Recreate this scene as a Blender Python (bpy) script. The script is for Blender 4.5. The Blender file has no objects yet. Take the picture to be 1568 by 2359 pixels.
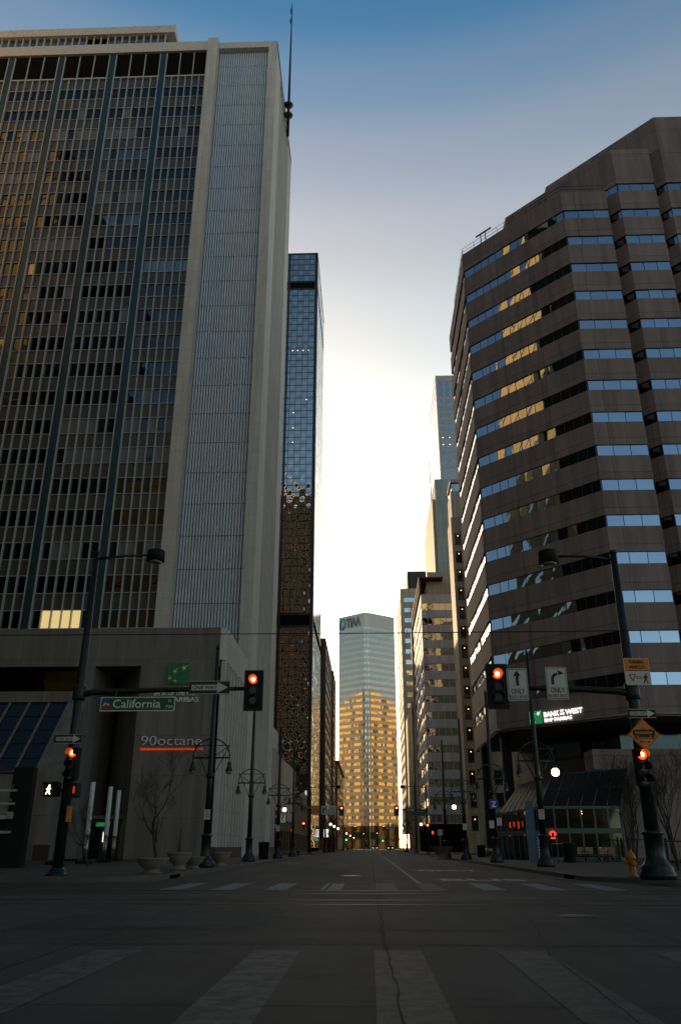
import bpy, math, random
from mathutils import Vector, Matrix, noise as mnoise
random.seed(7)
S = bpy.context.scene
R_ = math.radians

# ------------------------------------------------------------------ camera
cam_d = bpy.data.cameras.new('camera'); cam = bpy.data.objects.new('camera', cam_d)
S.collection.objects.link(cam); S.camera = cam
cam_d.sensor_fit = 'HORIZONTAL'; cam_d.sensor_width = 36.0
cam_d.lens = 36.0 * 1840 / 1568
cam_d.clip_start = 0.1; cam_d.clip_end = 6000
cam.location = (0, 0, 1.1)
cam.rotation_euler = (R_(90 + 22.774), 0, R_(1.952))

# ------------------------------------------------------------------ light
SUN_EL, SUN_AZ = 12.0, -15.0            # azimuth measured from +Y, negative = left of the street
W = bpy.data.worlds.new('World'); S.world = W; W.use_nodes = True
wn, wl = W.node_tree.nodes, W.node_tree.links
bg = wn['Background']
sky = wn.new('ShaderNodeTexSky'); sky.sky_type = 'NISHITA'; sky.sun_disc = False
sky.sun_elevation = R_(SUN_EL); sky.sun_rotation = R_(SUN_AZ)
sky.altitude = 1600; sky.air_density = 1.0; sky.dust_density = 2.0; sky.ozone_density = 2.0
# morning haze: the sky whitens towards the bright sunward horizon and stays blue overhead and behind
tc = wn.new('ShaderNodeTexCoord'); sx_ = wn.new('ShaderNodeSeparateXYZ'); wl.new(tc.outputs['Generated'], sx_.inputs[0])
def sky_ramp(stops):
    r = wn.new('ShaderNodeValToRGB'); r.color_ramp.interpolation = 'EASE'; el = r.color_ramp.elements
    while len(el) < len(stops): el.new(.5)
    for e, (deg, c) in zip(el, stops): e.position = math.sin(math.radians(deg)); e.color = (c[0]/8, c[1]/8, c[2]/8, 1)
    wl.new(sx_.outputs['Z'], r.inputs['Fac']); return r
front = sky_ramp([(0, (3.8, 2.9, 1.8)), (16, (4.9, 3.8, 2.55)), (24, (5.5, 4.05, 2.6)), (29, (5.4, 3.95, 2.5)), (36, (5.1, 3.65, 2.3)), (42, (4.65, 3.2, 2.1)), (47, (3.7, 2.75, 1.98)), (51, (2.3, 2.3, 1.95)), (55, (1.05, 1.8, 1.85)), (66, (.5, .9, 1.0))])
back = sky_ramp([(0, (3.0, 2.5, 1.9)), (30, (2.25, 2.1, 1.72)), (60, (1.1, 1.15, 1.05))])
fm = wn.new('ShaderNodeMapRange'); fm.interpolation_type = 'SMOOTHSTEP'; fm.inputs[1].default_value = -.15; fm.inputs[2].default_value = .45
wl.new(sx_.outputs['Y'], fm.inputs[0])
gm = wn.new('ShaderNodeMix'); gm.data_type = 'RGBA'; wl.new(fm.outputs[0], gm.inputs[0]); wl.new(back.outputs['Color'], gm.inputs[6]); wl.new(front.outputs['Color'], gm.inputs[7])
g8 = wn.new('ShaderNodeVectorMath'); g8.operation = 'SCALE'; g8.inputs['Scale'].default_value = 8; wl.new(gm.outputs[2], g8.inputs[0])
sm_ = wn.new('ShaderNodeVectorMath'); sm_.operation = 'MULTIPLY'; wl.new(sky.outputs['Color'], sm_.inputs[0]); wl.new(g8.outputs[0], sm_.inputs[1])
wl.new(sm_.outputs[0], bg.inputs['Color'])
bg.inputs['Strength'].default_value = 0.1
sd = bpy.data.lights.new('sun', 'SUN'); so = bpy.data.objects.new('sun', sd); S.collection.objects.link(so)
sd.energy = 4.5; sd.angle = R_(0.5); sd.color = (1.0, 0.72, 0.42)
_d = Vector((math.sin(R_(SUN_AZ)) * math.cos(R_(SUN_EL)), math.cos(R_(SUN_AZ)) * math.cos(R_(SUN_EL)), math.sin(R_(SUN_EL))))
so.rotation_euler = _d.to_track_quat('Z', 'Y').to_euler()
S.view_settings.view_transform = 'Standard'; S.view_settings.look = 'None'
S.view_settings.exposure = 0.0; S.view_settings.gamma = 1.0
try:
    S.cycles.max_bounces = 8; S.cycles.glossy_bounces = 5; S.cycles.diffuse_bounces = 3
    S.cycles.sample_clamp_indirect = 6.0
except Exception: pass

# ------------------------------------------------------------------ materials
M = {}
def nodes(name):
    m = bpy.data.materials.new(name); m.use_nodes = True
    nt = m.node_tree; b = nt.nodes['Principled BSDF']
    M[name] = m
    return m, nt.nodes, nt.links, b
def rgb(c): return (c[0], c[1], c[2], 1.0)
def mat(name, col, rough=.6, metal=0.0, var=.15, scale=3.0, bump=0.0, spec=.5):
    """plain painted / stone / metal surface with a soft noise variation"""
    m, n, l, b = nodes(name)
    geo = n.new('ShaderNodeNewGeometry')
    nz = n.new('ShaderNodeTexNoise'); nz.inputs['Scale'].default_value = scale; nz.inputs['Detail'].default_value = 6
    l.new(geo.outputs['Position'], nz.inputs['Vector'])
    mp = n.new('ShaderNodeMapRange'); mp.inputs[1].default_value = .3; mp.inputs[2].default_value = .7
    mp.inputs[3].default_value = 1 - var; mp.inputs[4].default_value = 1 + var
    l.new(nz.outputs['Fac'], mp.inputs[0])
    mx = n.new('ShaderNodeVectorMath'); mx.operation = 'SCALE'; mx.inputs[0].default_value = col
    l.new(mp.outputs[0], mx.inputs['Scale']); l.new(mx.outputs[0], b.inputs['Base Color'])
    b.inputs['Roughness'].default_value = rough; b.inputs['Metallic'].default_value = metal
    b.inputs['Specular IOR Level'].default_value = spec
    if bump:
        bp = n.new('ShaderNodeBump'); bp.inputs['Strength'].default_value = bump; bp.inputs['Distance'].default_value = .02
        n2 = n.new('ShaderNodeTexNoise'); n2.inputs['Scale'].default_value = scale * 12; n2.inputs['Detail'].default_value = 4
        l.new(geo.outputs['Position'], n2.inputs['Vector']); l.new(n2.outputs['Fac'], bp.inputs['Height'])
        l.new(bp.outputs[0], b.inputs['Normal'])
    return m
def panels(name, col, w, h, var=.12, joint=.6, rough=.75, mortar=.018, zoff=0.0, streak=.18, offset=0.0):
    """stone cladding: joints laid out along whichever way the wall runs, slabs of slightly different tone, rain streaks"""
    m, n, l, b = nodes(name)
    geo = n.new('ShaderNodeNewGeometry')
    cr = n.new('ShaderNodeVectorMath'); cr.operation = 'CROSS_PRODUCT'; cr.inputs[0].default_value = (0, 0, 1)
    l.new(geo.outputs['True Normal'], cr.inputs[1])
    nm = n.new('ShaderNodeVectorMath'); nm.operation = 'NORMALIZE'; l.new(cr.outputs[0], nm.inputs[0])
    dt = n.new('ShaderNodeVectorMath'); dt.operation = 'DOT_PRODUCT'
    l.new(geo.outputs['Position'], dt.inputs[0]); l.new(nm.outputs[0], dt.inputs[1])
    sp = n.new('ShaderNodeSeparateXYZ'); l.new(geo.outputs['Position'], sp.inputs[0])
    ad = n.new('ShaderNodeMath'); ad.operation = 'ADD'; ad.inputs[1].default_value = zoff; l.new(sp.outputs['Z'], ad.inputs[0])
    cb = n.new('ShaderNodeCombineXYZ'); l.new(dt.outputs['Value'], cb.inputs['X']); l.new(ad.outputs[0], cb.inputs['Y'])
    br = n.new('ShaderNodeTexBrick'); br.offset = offset; br.inputs['Scale'].default_value = 1
    br.inputs['Brick Width'].default_value = w; br.inputs['Row Height'].default_value = h
    br.inputs['Mortar Size'].default_value = mortar; br.inputs['Mortar Smooth'].default_value = .3; br.inputs['Bias'].default_value = 0
    br.inputs['Color1'].default_value = rgb([c * (1 - var) for c in col]); br.inputs['Color2'].default_value = rgb([c * (1 + var) for c in col])
    br.inputs['Mortar'].default_value = rgb([c * joint for c in col])
    l.new(cb.outputs[0], br.inputs['Vector'])
    st = n.new('ShaderNodeMapping'); st.inputs['Scale'].default_value = (1.3, 1.3, .09); l.new(geo.outputs['Position'], st.inputs['Vector'])
    nz = n.new('ShaderNodeTexNoise'); nz.inputs['Scale'].default_value = 1.0; nz.inputs['Detail'].default_value = 7; l.new(st.outputs[0], nz.inputs['Vector'])
    mp = n.new('ShaderNodeMapRange'); mp.inputs[1].default_value = .3; mp.inputs[2].default_value = .7
    mp.inputs[3].default_value = 1 - streak; mp.inputs[4].default_value = 1 + streak; l.new(nz.outputs['Fac'], mp.inputs[0])
    n3 = n.new('ShaderNodeTexNoise'); n3.inputs['Scale'].default_value = 9; n3.inputs['Detail'].default_value = 5; l.new(geo.outputs['Position'], n3.inputs['Vector'])
    m3 = n.new('ShaderNodeMapRange'); m3.inputs[3].default_value = .88; m3.inputs[4].default_value = 1.12; l.new(n3.outputs['Fac'], m3.inputs[0])
    mu = n.new('ShaderNodeMath'); mu.operation = 'MULTIPLY'; l.new(mp.outputs[0], mu.inputs[0]); l.new(m3.outputs[0], mu.inputs[1])
    mx = n.new('ShaderNodeVectorMath'); mx.operation = 'SCALE'; l.new(br.outputs['Color'], mx.inputs[0]); l.new(mu.outputs[0], mx.inputs['Scale'])
    l.new(mx.outputs[0], b.inputs['Base Color']); b.inputs['Roughness'].default_value = rough
    b.inputs['Specular IOR Level'].default_value = .3
    return m
def glass(name, col=(.4, .45, .5), rough=.02, wav=.0, wscale=.6, metal=1.0):
    """coated office glazing; wav is how far the panes bow, which bends what they mirror"""
    m, n, l, b = nodes(name)
    b.inputs['Base Color'].default_value = rgb(col); b.inputs['Metallic'].default_value = metal; b.inputs['Roughness'].default_value = rough
    if wav:
        geo = n.new('ShaderNodeNewGeometry')
        nz = n.new('ShaderNodeTexNoise'); nz.inputs['Scale'].default_value = wscale; nz.inputs['Detail'].default_value = 1.5
        l.new(geo.outputs['Position'], nz.inputs['Vector'])
        bp = n.new('ShaderNodeBump'); bp.inputs['Strength'].default_value = 1.0; bp.inputs['Distance'].default_value = wav
        l.new(nz.outputs['Fac'], bp.inputs['Height']); l.new(bp.outputs[0], b.inputs['Normal'])
    return m
def emit(name, col, strength, base=(.1, .1, .1)):
    m, n, l, b = nodes(name)
    b.inputs['Base Color'].default_value = rgb(base); b.inputs['Emission Color'].default_value = rgb(col)
    b.inputs['Emission Strength'].default_value = strength; b.inputs['Roughness'].default_value = .4
    return m

panels('pale_stone', (.56, .52, .475), 1.15, 2.08, var=.05, streak=.10)
panels('podium_stone', (.19, .172, .155), 2.45, 3.4, var=.10, streak=.24, joint=.55)
panels('brown_granite', (.225, .172, .157), 4.75, 3.67, var=.09, streak=.24, joint=.48, mortar=.035, zoff=-1.1)
panels('tan_stone', (.35, .27, .175), 1.4, .8, var=.08, offset=.5, streak=.2)
panels('tan_panel', (.44, .38, .31), 2.2, 3.6, var=.06)
panels('gold_panel', (.50, .41, .30), 2.0, 3.9, var=.05)
panels('white_panel', (.56, .55, .56), 1.35, 3.4, var=.05, joint=.5)
panels('grey_slab', (.34, .36, .34), 2.6, 3.9, var=.08)
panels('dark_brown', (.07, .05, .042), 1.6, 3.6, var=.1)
panels('red_brick', (.20, .085, .06), .5, .22, var=.2, offset=.5, mortar=.02)
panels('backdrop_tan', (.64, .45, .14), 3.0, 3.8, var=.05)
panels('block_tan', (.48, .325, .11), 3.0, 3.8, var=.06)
mat('white_cap', (.55, .52, .46), .6)
mat('flute_metal', (.61, .665, .74), .42, .15, var=.06, scale=.8)
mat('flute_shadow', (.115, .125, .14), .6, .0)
mat('mullion', (.47, .48, .48), .45, .1, var=.06)
mat('dark_mullion', (.02, .024, .028), .4, .4)
mat('spandrel', (.072, .068, .067), .35, .0, var=.12, scale=.5)
mat('teal_panel', (.018, .055, .072), .35, .2, var=.1)
mat('louver', (.022, .020, .018), .9, spec=.05)
mat('soffit', (.12, .10, .085), .8)
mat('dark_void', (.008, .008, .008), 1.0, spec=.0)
mat('pole_green', (.012, .020, .024), .38, .3, var=.3, scale=8)
mat('black_paint', (.008, .008, .009), .6, .0, spec=.25)
mat('signal_body', (.006, .006, .0055), .55, spec=.3)
mat('steel', (.38, .38, .38), .3, .9)
mat('frame_grey', (.065, .078, .082), .45, .4)
mat('planter_stone', (.22, .185, .15), .8, bump=.5, scale=12)
mat('soil', (.03, .022, .016), .95)
mat('bark', (.040, .032, .027), .9, var=.35, scale=14)
mat('wood_slat', (.30, .19, .09), .6, var=.3, scale=9)
mat('hydrant_paint', (.55, .22, .02), .5, var=.25, scale=10)
mat('sign_white', (.62, .62, .62), .5, var=.04)
mat('sign_black', (.012, .012, .012), .5)
mat('sign_green', (.004, .105, .055), .45)
mat('sign_orange', (.75, .24, .02), .45)
mat('sign_red', (.45, .02, .025), .45)
mat('sign_blue', (.012, .05, .28), .45)
mat('bank_green', (.008, .19, .065), .45)
mat('letter_grey', (.84, .83, .80), .4)
mat('kiosk_blue', (.035, .075, .14), .45)
mat('car_paint', (.05, .05, .055), .25, .4)
mat('tyre', (.01, .01, .01), .8)
mat('bin_brown', (.045, .03, .02), .6)
mat('awning_red', (.32, .03, .03), .7)
mat('awning_green', (.01, .10, .05), .7)
mat('awning_white', (.55, .55, .52), .7)
mat('tiaa_blue', (.05, .18, .42), .4)
mat('tiaa_teal', (.10, .42, .50), .4)
mat('skylight_bar', (.17, .155, .14), .6)
mat('letter_dim', (.22, .22, .22), .5)
mat('band_metal', (.20, .20, .20), .35, .6)
mat('letter_navy', (.12, .14, .20), .4)
mat('flag_cloth', (.10, .10, .16), .8)
mat('inner_wall', (.10, .075, .065), .8)
glass('tower_glass', (.078, .074, .075), .03, wav=.03, wscale=.4)
glass('tower_glass_pale', (.20, .215, .22), .04, wav=.03, wscale=.4)
mat('blind', (.16, .16, .165), .35, var=.05)
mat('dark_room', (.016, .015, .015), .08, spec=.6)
emit('gold_reflection_glow', (1.0, .74, .30), .75)  # emissive pane standing in for a gold reflection
_m = glass('blue_glass', (.385, .38, .37), .015)
_n, _l = _m.node_tree.nodes, _m.node_tree.links
_g = _n.new('ShaderNodeNewGeometry'); _s = _n.new('ShaderNodeSeparateXYZ'); _l.new(_g.outputs['Position'], _s.inputs[0])
def _sin(sock, per, ph):
    a = _n.new('ShaderNodeMath'); a.operation = 'MULTIPLY_ADD'; a.inputs[1].default_value = math.pi/per; a.inputs[2].default_value = ph; _l.new(sock, a.inputs[0])
    b = _n.new('ShaderNodeMath'); b.operation = 'SINE'; _l.new(a.outputs[0], b.inputs[0]); return b.outputs[0]
_p = _n.new('ShaderNodeMath'); _p.operation = 'MULTIPLY'; _l.new(_sin(_s.outputs['X'], 1.6, 13.7*math.pi/1.6), _p.inputs[0]); _l.new(_sin(_s.outputs['Z'], 1.992, -53*math.pi/1.992), _p.inputs[1])
_nz = _n.new('ShaderNodeTexNoise'); _nz.inputs['Scale'].default_value = .12; _l.new(_g.outputs['Position'], _nz.inputs['Vector'])
_q = _n.new('ShaderNodeMath'); _q.operation = 'MULTIPLY'; _l.new(_p.outputs[0], _q.inputs[0]); _l.new(_nz.outputs['Fac'], _q.inputs[1])
_b = _n.new('ShaderNodeBump'); _b.inputs['Strength'].default_value = 1; _b.inputs['Distance'].default_value = .045; _l.new(_q.outputs[0], _b.inputs['Height']); _l.new(_b.outputs[0], _n['Principled BSDF'].inputs['Normal'])
glass('band_glass', (.31, .36, .43), .015, wav=.010, wscale=.35)
glass('brightened_glass', (.78, .80, .82), .015, wav=.010, wscale=.35)  # band_glass with a brighter tint, giving the street face its glancing sky glare
glass('far_glass', (.5, .55, .58), .03, wav=.05, wscale=.5)
glass('end_glass', (.62, .57, .49), .03, wav=.014, wscale=.3)
glass('brown_glass', (.30, .24, .18), .04, wav=.04, wscale=.4)
glass('podium_glass', (.07, .067, .064), .05, wav=.03, wscale=.3)
glass('shop_glass', (.035, .042, .046), .06, wav=.02, wscale=.4)
mat('roof_glass', (.014, .015, .016), .55, spec=.06)
mat('shop_dark', (.012, .012, .012), .75, spec=.1)
glass('end_spandrel', (.50, .475, .42), .30, wav=.02, wscale=.3, metal=.34)
emit('red_glow', (1.0, .028, .003), 5.0, (.3, .02, .01))
emit('red_core', (1.0, .42, .10), 14.0, (.3, .02, .01))
emit('hand_glow', (1.0, .08, .02), .35, (.3, .02, .01))
emit('walk_glow', (1.0, .86, .68), 4.0)
mat('hydrant_yellow', (.40, .17, .015), .5, var=.25, scale=10)
emit('lamp_glow', (1.0, .70, .42), 5.0, (.8, .8, .8))
emit('lamp_white', (1.0, .90, .72), 7.0, (.8, .8, .8))
emit('green_glow', (.05, 1.0, .55), 3.0)
emit('letters_lit', (1.0, .96, .88), 1.3, (.7, .7, .7))
emit('bank_green_lit', (.015, .30, .10), .55, (.01, .15, .05))
emit('orange_bar', (1.0, .10, .015), .32, (.4, .05, .01))
emit('neon_red', (1.0, .05, .015), 1.6)
emit('warm_bulb', (1.0, .50, .16), 3.0)
emit('door_light', (1.0, .85, .68), 1.6)
emit('exit_green', (.05, .55, .16), .25)
emit('ceiling_lit', (1.0, .80, .62), 2.0)
emit('panel_lit', (1.0, .97, .9), 1.6)
emit('sign7', (.85, .85, .72), .12, (.6, .6, .55))
mat('lens_dark', (.012, .010, .008), .25)
mat('lamp_glass', (.30, .31, .32), .12, .2)
mat('glass_tube', (.62, .63, .64), .35, .0, var=.03)

def road_mat():
    m, n, l, b = nodes('road_concrete')
    geo = n.new('ShaderNodeNewGeometry')
    br = n.new('ShaderNodeTexBrick'); br.offset = 0; br.inputs['Scale'].default_value = 1
    mp = n.new('ShaderNodeMapping'); mp.inputs['Location'].default_value = (3.55, 1.2, 0); l.new(geo.outputs['Position'], mp.inputs['Vector'])
    nzw = n.new('ShaderNodeTexNoise'); nzw.inputs['Scale'].default_value = 1.1; nzw.inputs['Detail'].default_value = 5; l.new(geo.outputs['Position'], nzw.inputs['Vector'])
    wv = n.new('ShaderNodeVectorMath'); wv.operation = 'SCALE'; wv.inputs['Scale'].default_value = .11; l.new(nzw.outputs['Color'], wv.inputs[0])
    wa = n.new('ShaderNodeVectorMath'); wa.operation = 'ADD'; l.new(mp.outputs[0], wa.inputs[0]); l.new(wv.outputs[0], wa.inputs[1])
    l.new(wa.outputs[0], br.inputs['Vector'])
    br.inputs['Brick Width'].default_value = 3.75; br.inputs['Row Height'].default_value = 4.1
    br.inputs['Mortar Size'].default_value = .022; br.inputs['Mortar Smooth'].default_value = .4
    br.inputs['Color1'].default_value = (.042, .039, .036, 1); br.inputs['Color2'].default_value = (.060, .055, .050, 1); br.inputs['Mortar'].default_value = (.012, .011, .010, 1)
    n1 = n.new('ShaderNodeTexNoise'); n1.inputs['Scale'].default_value = .35; n1.inputs['Detail'].default_value = 8; l.new(geo.outputs['Position'], n1.inputs['Vector'])
    m1 = n.new('ShaderNodeMapRange'); m1.inputs[1].default_value = .3; m1.inputs[2].default_value = .7; m1.inputs[3].default_value = .5; m1.inputs[4].default_value = 1.45; l.new(n1.outputs['Fac'], m1.inputs[0])
    n2 = n.new('ShaderNodeTexNoise'); n2.inputs['Scale'].default_value = 38; n2.inputs['Detail'].default_value = 4; l.new(geo.outputs['Position'], n2.inputs['Vector'])
    m2 = n.new('ShaderNodeMapRange'); m2.inputs[3].default_value = .72; m2.inputs[4].default_value = 1.28; l.new(n2.outputs['Fac'], m2.inputs[0])
    ts = n.new('ShaderNodeMapping'); ts.inputs['Scale'].default_value = (1.1, .03, 1); l.new(geo.outputs['Position'], ts.inputs['Vector'])
    n4 = n.new('ShaderNodeTexNoise'); n4.inputs['Scale'].default_value = 1; n4.inputs['Detail'].default_value = 4; l.new(ts.outputs[0], n4.inputs['Vector'])
    m4 = n.new('ShaderNodeMapRange'); m4.inputs[1].default_value = .3; m4.inputs[2].default_value = .7; m4.inputs[3].default_value = .68; m4.inputs[4].default_value = 1.32; l.new(n4.outputs['Fac'], m4.inputs[0])
    a = n.new('ShaderNodeMath'); a.operation = 'MULTIPLY'; l.new(m1.outputs[0], a.inputs[0]); l.new(m2.outputs[0], a.inputs[1])
    a2 = n.new('ShaderNodeMath'); a2.operation = 'MULTIPLY'; l.new(a.outputs[0], a2.inputs[0]); l.new(m4.outputs[0], a2.inputs[1])
    n5 = n.new('ShaderNodeTexNoise'); n5.inputs['Scale'].default_value = .8; n5.inputs['Detail'].default_value = 6; n5.inputs['Roughness'].default_value = .65; l.new(geo.outputs['Position'], n5.inputs['Vector'])
    m5 = n.new('ShaderNodeMapRange'); m5.inputs[1].default_value = .56; m5.inputs[2].default_value = .68; m5.inputs[3].default_value = 1.0; m5.inputs[4].default_value = .55; l.new(n5.outputs['Fac'], m5.inputs[0])
    a3 = n.new('ShaderNodeMath'); a3.operation = 'MULTIPLY'; l.new(a2.outputs[0], a3.inputs[0]); l.new(m5.outputs[0], a3.inputs[1])
    mx = n.new('ShaderNodeVectorMath'); mx.operation = 'SCALE'; l.new(br.outputs['Color'], mx.inputs[0]); l.new(a3.outputs[0], mx.inputs['Scale'])
    l.new(mx.outputs[0], b.inputs['Base Color'])
    rr = n.new('ShaderNodeMapRange'); rr.inputs[3].default_value = .62; rr.inputs[4].default_value = .9; l.new(n1.outputs['Fac'], rr.inputs[0]); l.new(rr.outputs[0], b.inputs['Roughness'])
    b.inputs['Specular IOR Level'].default_value = .25
    bp = n.new('ShaderNodeBump'); bp.inputs['Strength'].default_value = .5; bp.inputs['Distance'].default_value = .012; l.new(n2.outputs['Fac'], bp.inputs['Height']); l.new(bp.outputs[0], b.inputs['Normal'])
    return m
road_mat()
def worn_paint(name, col, keep=.5):
    """old road paint: worn through in patches so the road shows between"""
    m, n, l, b = nodes(name)
    geo = n.new('ShaderNodeNewGeometry')
    nz = n.new('ShaderNodeTexNoise'); nz.inputs['Scale'].default_value = 5; nz.inputs['Detail'].default_value = 9; nz.inputs['Roughness'].default_value = .75
    l.new(geo.outputs['Position'], nz.inputs['Vector'])
    mp = n.new('ShaderNodeMapRange'); mp.inputs[1].default_value = keep - .13; mp.inputs[2].default_value = keep + .1; l.new(nz.outputs['Fac'], mp.inputs[0])
    mx = n.new('ShaderNodeMix'); mx.data_type = 'RGBA'; l.new(mp.outputs[0], mx.inputs[0])
    mx.inputs[6].default_value = rgb(col); mx.inputs[7].default_value = (.05, .045, .040, 1)
    l.new(mx.outputs[2], b.inputs['Base Color']); b.inputs['Roughness'].default_value = .7
    b.inputs['Specular IOR Level'].default_value = .25
    return m
worn_paint('paint_white', (.24, .25, .25), .56)
worn_paint('paint_faint', (.13, .132, .127), .50)
worn_paint('paint_ghost', (.095, .096, .092), .49)
worn_paint('paint_red', (.20, .035, .03), .54)
worn_paint('paint_letter', (.42, .42, .41), .60)
def paving():
    m = panels('paving', (.070, .060, .050), 1.5, 1.5)
    n, l = m.node_tree.nodes, m.node_tree.links
    br = [x for x in n if x.type == 'TEX_BRICK'][0]
    geo = [x for x in n if x.type == 'NEW_GEOMETRY'][0]
    l.new(geo.outputs['Position'], br.inputs['Vector'])
    st = [x for x in n if x.type == 'MAPPING'][0]; st.inputs['Scale'].default_value = (.5, .5, .5)
paving()
mat('patch_dark', (.036, .034, .032), .85, var=.35, scale=1.6, bump=.5)
mat('patch_light', (.078, .068, .058), .85, var=.3, scale=1.8, bump=.5)
mat('kerb_stone', (.11, .095, .08), .8, var=.2, scale=2)
mat('rail_steel', (.05, .045, .04), .35, .8)
mat('groove', (.01, .01, .01), .9)

# ------------------------------------------------------------------ mesh helpers
ORG = {}
class MB:
    def __init__(s): s.v = []; s.f = []; s.mi = []; s.mats = []; s.sm = []
    def slot(s, m):
        if m not in s.mats: s.mats.append(m)
        return s.mats.index(m)
    def face(s, pts, m=None, smooth=False):
        b = len(s.v); s.v.extend([tuple(p) for p in pts]); s.f.append(tuple(range(b, b + len(pts))))
        s.mi.append(s.slot(m)); s.sm.append(smooth); return s
    def box(s, x0, x1, y0, y1, z0, z1, m=None):
        if x0 > x1: x0, x1 = x1, x0
        if y0 > y1: y0, y1 = y1, y0
        if z0 > z1: z0, z1 = z1, z0
        b = len(s.v)
        s.v += [(x0,y0,z0),(x1,y0,z0),(x1,y1,z0),(x0,y1,z0),(x0,y0,z1),(x1,y0,z1),(x1,y1,z1),(x0,y1,z1)]
        for q in ((0,3,2,1),(4,5,6,7),(0,1,5,4),(1,2,6,5),(2,3,7,6),(3,0,4,7)):
            s.f.append(tuple(b + i for i in q)); s.mi.append(s.slot(m)); s.sm.append(False)
        return s
    def prism(s, poly, z0, z1, m=None, cap=True):
        a = sum(poly[i][0]*poly[(i+1)%len(poly)][1] - poly[(i+1)%len(poly)][0]*poly[i][1] for i in range(len(poly)))
        if a < 0: poly = poly[::-1]
        n = len(poly); b = len(s.v)
        s.v += [(x, y, z0) for x, y in poly] + [(x, y, z1) for x, y in poly]
        for i in range(n):
            j = (i+1) % n; s.f.append((b+i, b+j, b+n+j, b+n+i)); s.mi.append(s.slot(m)); s.sm.append(False)
        if cap:
            s.f.append(tuple(b+n+i for i in range(n))); s.f.append(tuple(b+i for i in reversed(range(n))))
            s.mi += [s.slot(m)]*2; s.sm += [False]*2
        return s
    def extr(s, poly3, d, m=None):
        """extrude a 3-D polygon along vector d"""
        d = Vector(d); P = [Vector(p) for p in poly3]; n = len(P); b = len(s.v)
        s.v += [tuple(p) for p in P] + [tuple(p + d) for p in P]
        for i in range(n):
            j = (i+1) % n; s.f.append((b+i, b+j, b+n+j, b+n+i)); s.mi.append(s.slot(m)); s.sm.append(False)
        s.f.append(tuple(b+n+i for i in range(n))); s.f.append(tuple(b+i for i in reversed(range(n))))
        s.mi += [s.slot(m)]*2; s.sm += [False]*2
        return s
    def tube(s, pts, rad, n=8, m=None, cap=True):
        P = [Vector(p) for p in pts]
        if not hasattr(rad, '__len__'): rad = [rad]*len(P)
        b = len(s.v); prev = None
        for i, p in enumerate(P):
            t = (P[min(i+1, len(P)-1)] - P[max(i-1, 0)])
            if t.length < 1e-9: t = Vector((0,0,1))
            t.normalize()
            u = prev - t*prev.dot(t) if prev is not None else t.cross(Vector((0,0,1)) if abs(t.z) < .9 else Vector((0,1,0)))
            if u.length < 1e-6: u = t.cross(Vector((1,0,0)))
            u.normalize(); prev = u; w = t.cross(u)
            for k in range(n):
                a = 2*math.pi*k/n; s.v.append(tuple(p + (u*math.cos(a) + w*math.sin(a))*rad[i]))
        for i in range(len(P)-1):
            for k in range(n):
                k2 = (k+1) % n
                s.f.append((b+i*n+k, b+i*n+k2, b+(i+1)*n+k2, b+(i+1)*n+k)); s.mi.append(s.slot(m)); s.sm.append(True)
        if cap:
            s.f.append(tuple(b+k for k in reversed(range(n)))); e = b+(len(P)-1)*n
            s.f.append(tuple(e+k for k in range(n))); s.mi += [s.slot(m)]*2; s.sm += [False]*2
        return s
    def lathe(s, prof, c=(0,0,0), n=20, m=None):
        b = len(s.v)
        for r, z in prof:
            for k in range(n):
                a = 2*math.pi*k/n; s.v.append((c[0]+r*math.cos(a), c[1]+r*math.sin(a), c[2]+z))
        for i in range(len(prof)-1):
            for k in range(n):
                k2 = (k+1) % n
                s.f.append((b+i*n+k, b+i*n+k2, b+(i+1)*n+k2, b+(i+1)*n+k)); s.mi.append(s.slot(m)); s.sm.append(True)
        for (q, rev) in ((0, True), (len(prof)-1, False)):
            if prof[q][0] > 1e-4:
                r_ = [b+q*n+k for k in range(n)]
                s.f.append(tuple(reversed(r_)) if rev else tuple(r_)); s.mi.append(s.slot(m)); s.sm.append(False)
        return s
    def disc_y(s, c, r, m=None, n=18, d=.02):
        """short cylinder whose axis is Y, front at c.y"""
        return s.extr([(c[0]+r*math.cos(2*math.pi*k/n), c[1], c[2]+r*math.sin(2*math.pi*k/n)) for k in range(n)], (0, d, 0), m)
    def build(s, name, m=None, parent=None, smooth=None):
        me = bpy.data.meshes.new(name)
        o0 = ORG.get(parent.name, (0,0,0)) if parent else (0,0,0)
        me.from_pydata([(x-o0[0], y-o0[1], z-o0[2]) for x, y, z in s.v], [], s.f)
        for x in s.mats: me.materials.append(M[x] if x else M[m])
        me.polygons.foreach_set('material_index', s.mi); me.polygons.foreach_set('use_smooth', s.sm)
        me.update()
        o = bpy.data.objects.new(name, me); S.collection.objects.link(o)
        if parent: o.parent = parent; ORG[o.name] = o0
        return o
def tag(o, label, cat, group=None):
    o['label'] = label; o['category'] = cat
    if group: o['group'] = group
    return o
def thing(name, label, cat, loc=(0,0,0), group=None):
    o = bpy.data.objects.new(name, None); S.collection.objects.link(o); o.location = loc; o.empty_display_size = .3
    ORG[o.name] = loc
    return tag(o, label, cat, group)
def struct(o, kind='structure'): o['kind'] = kind; return o
def copy_tree(o, parent=None):
    c = o.copy(); S.collection.objects.link(c); c.parent = parent
    for ch in list(o.children): copy_tree(ch, c)
    return c
_dg = None
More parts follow.
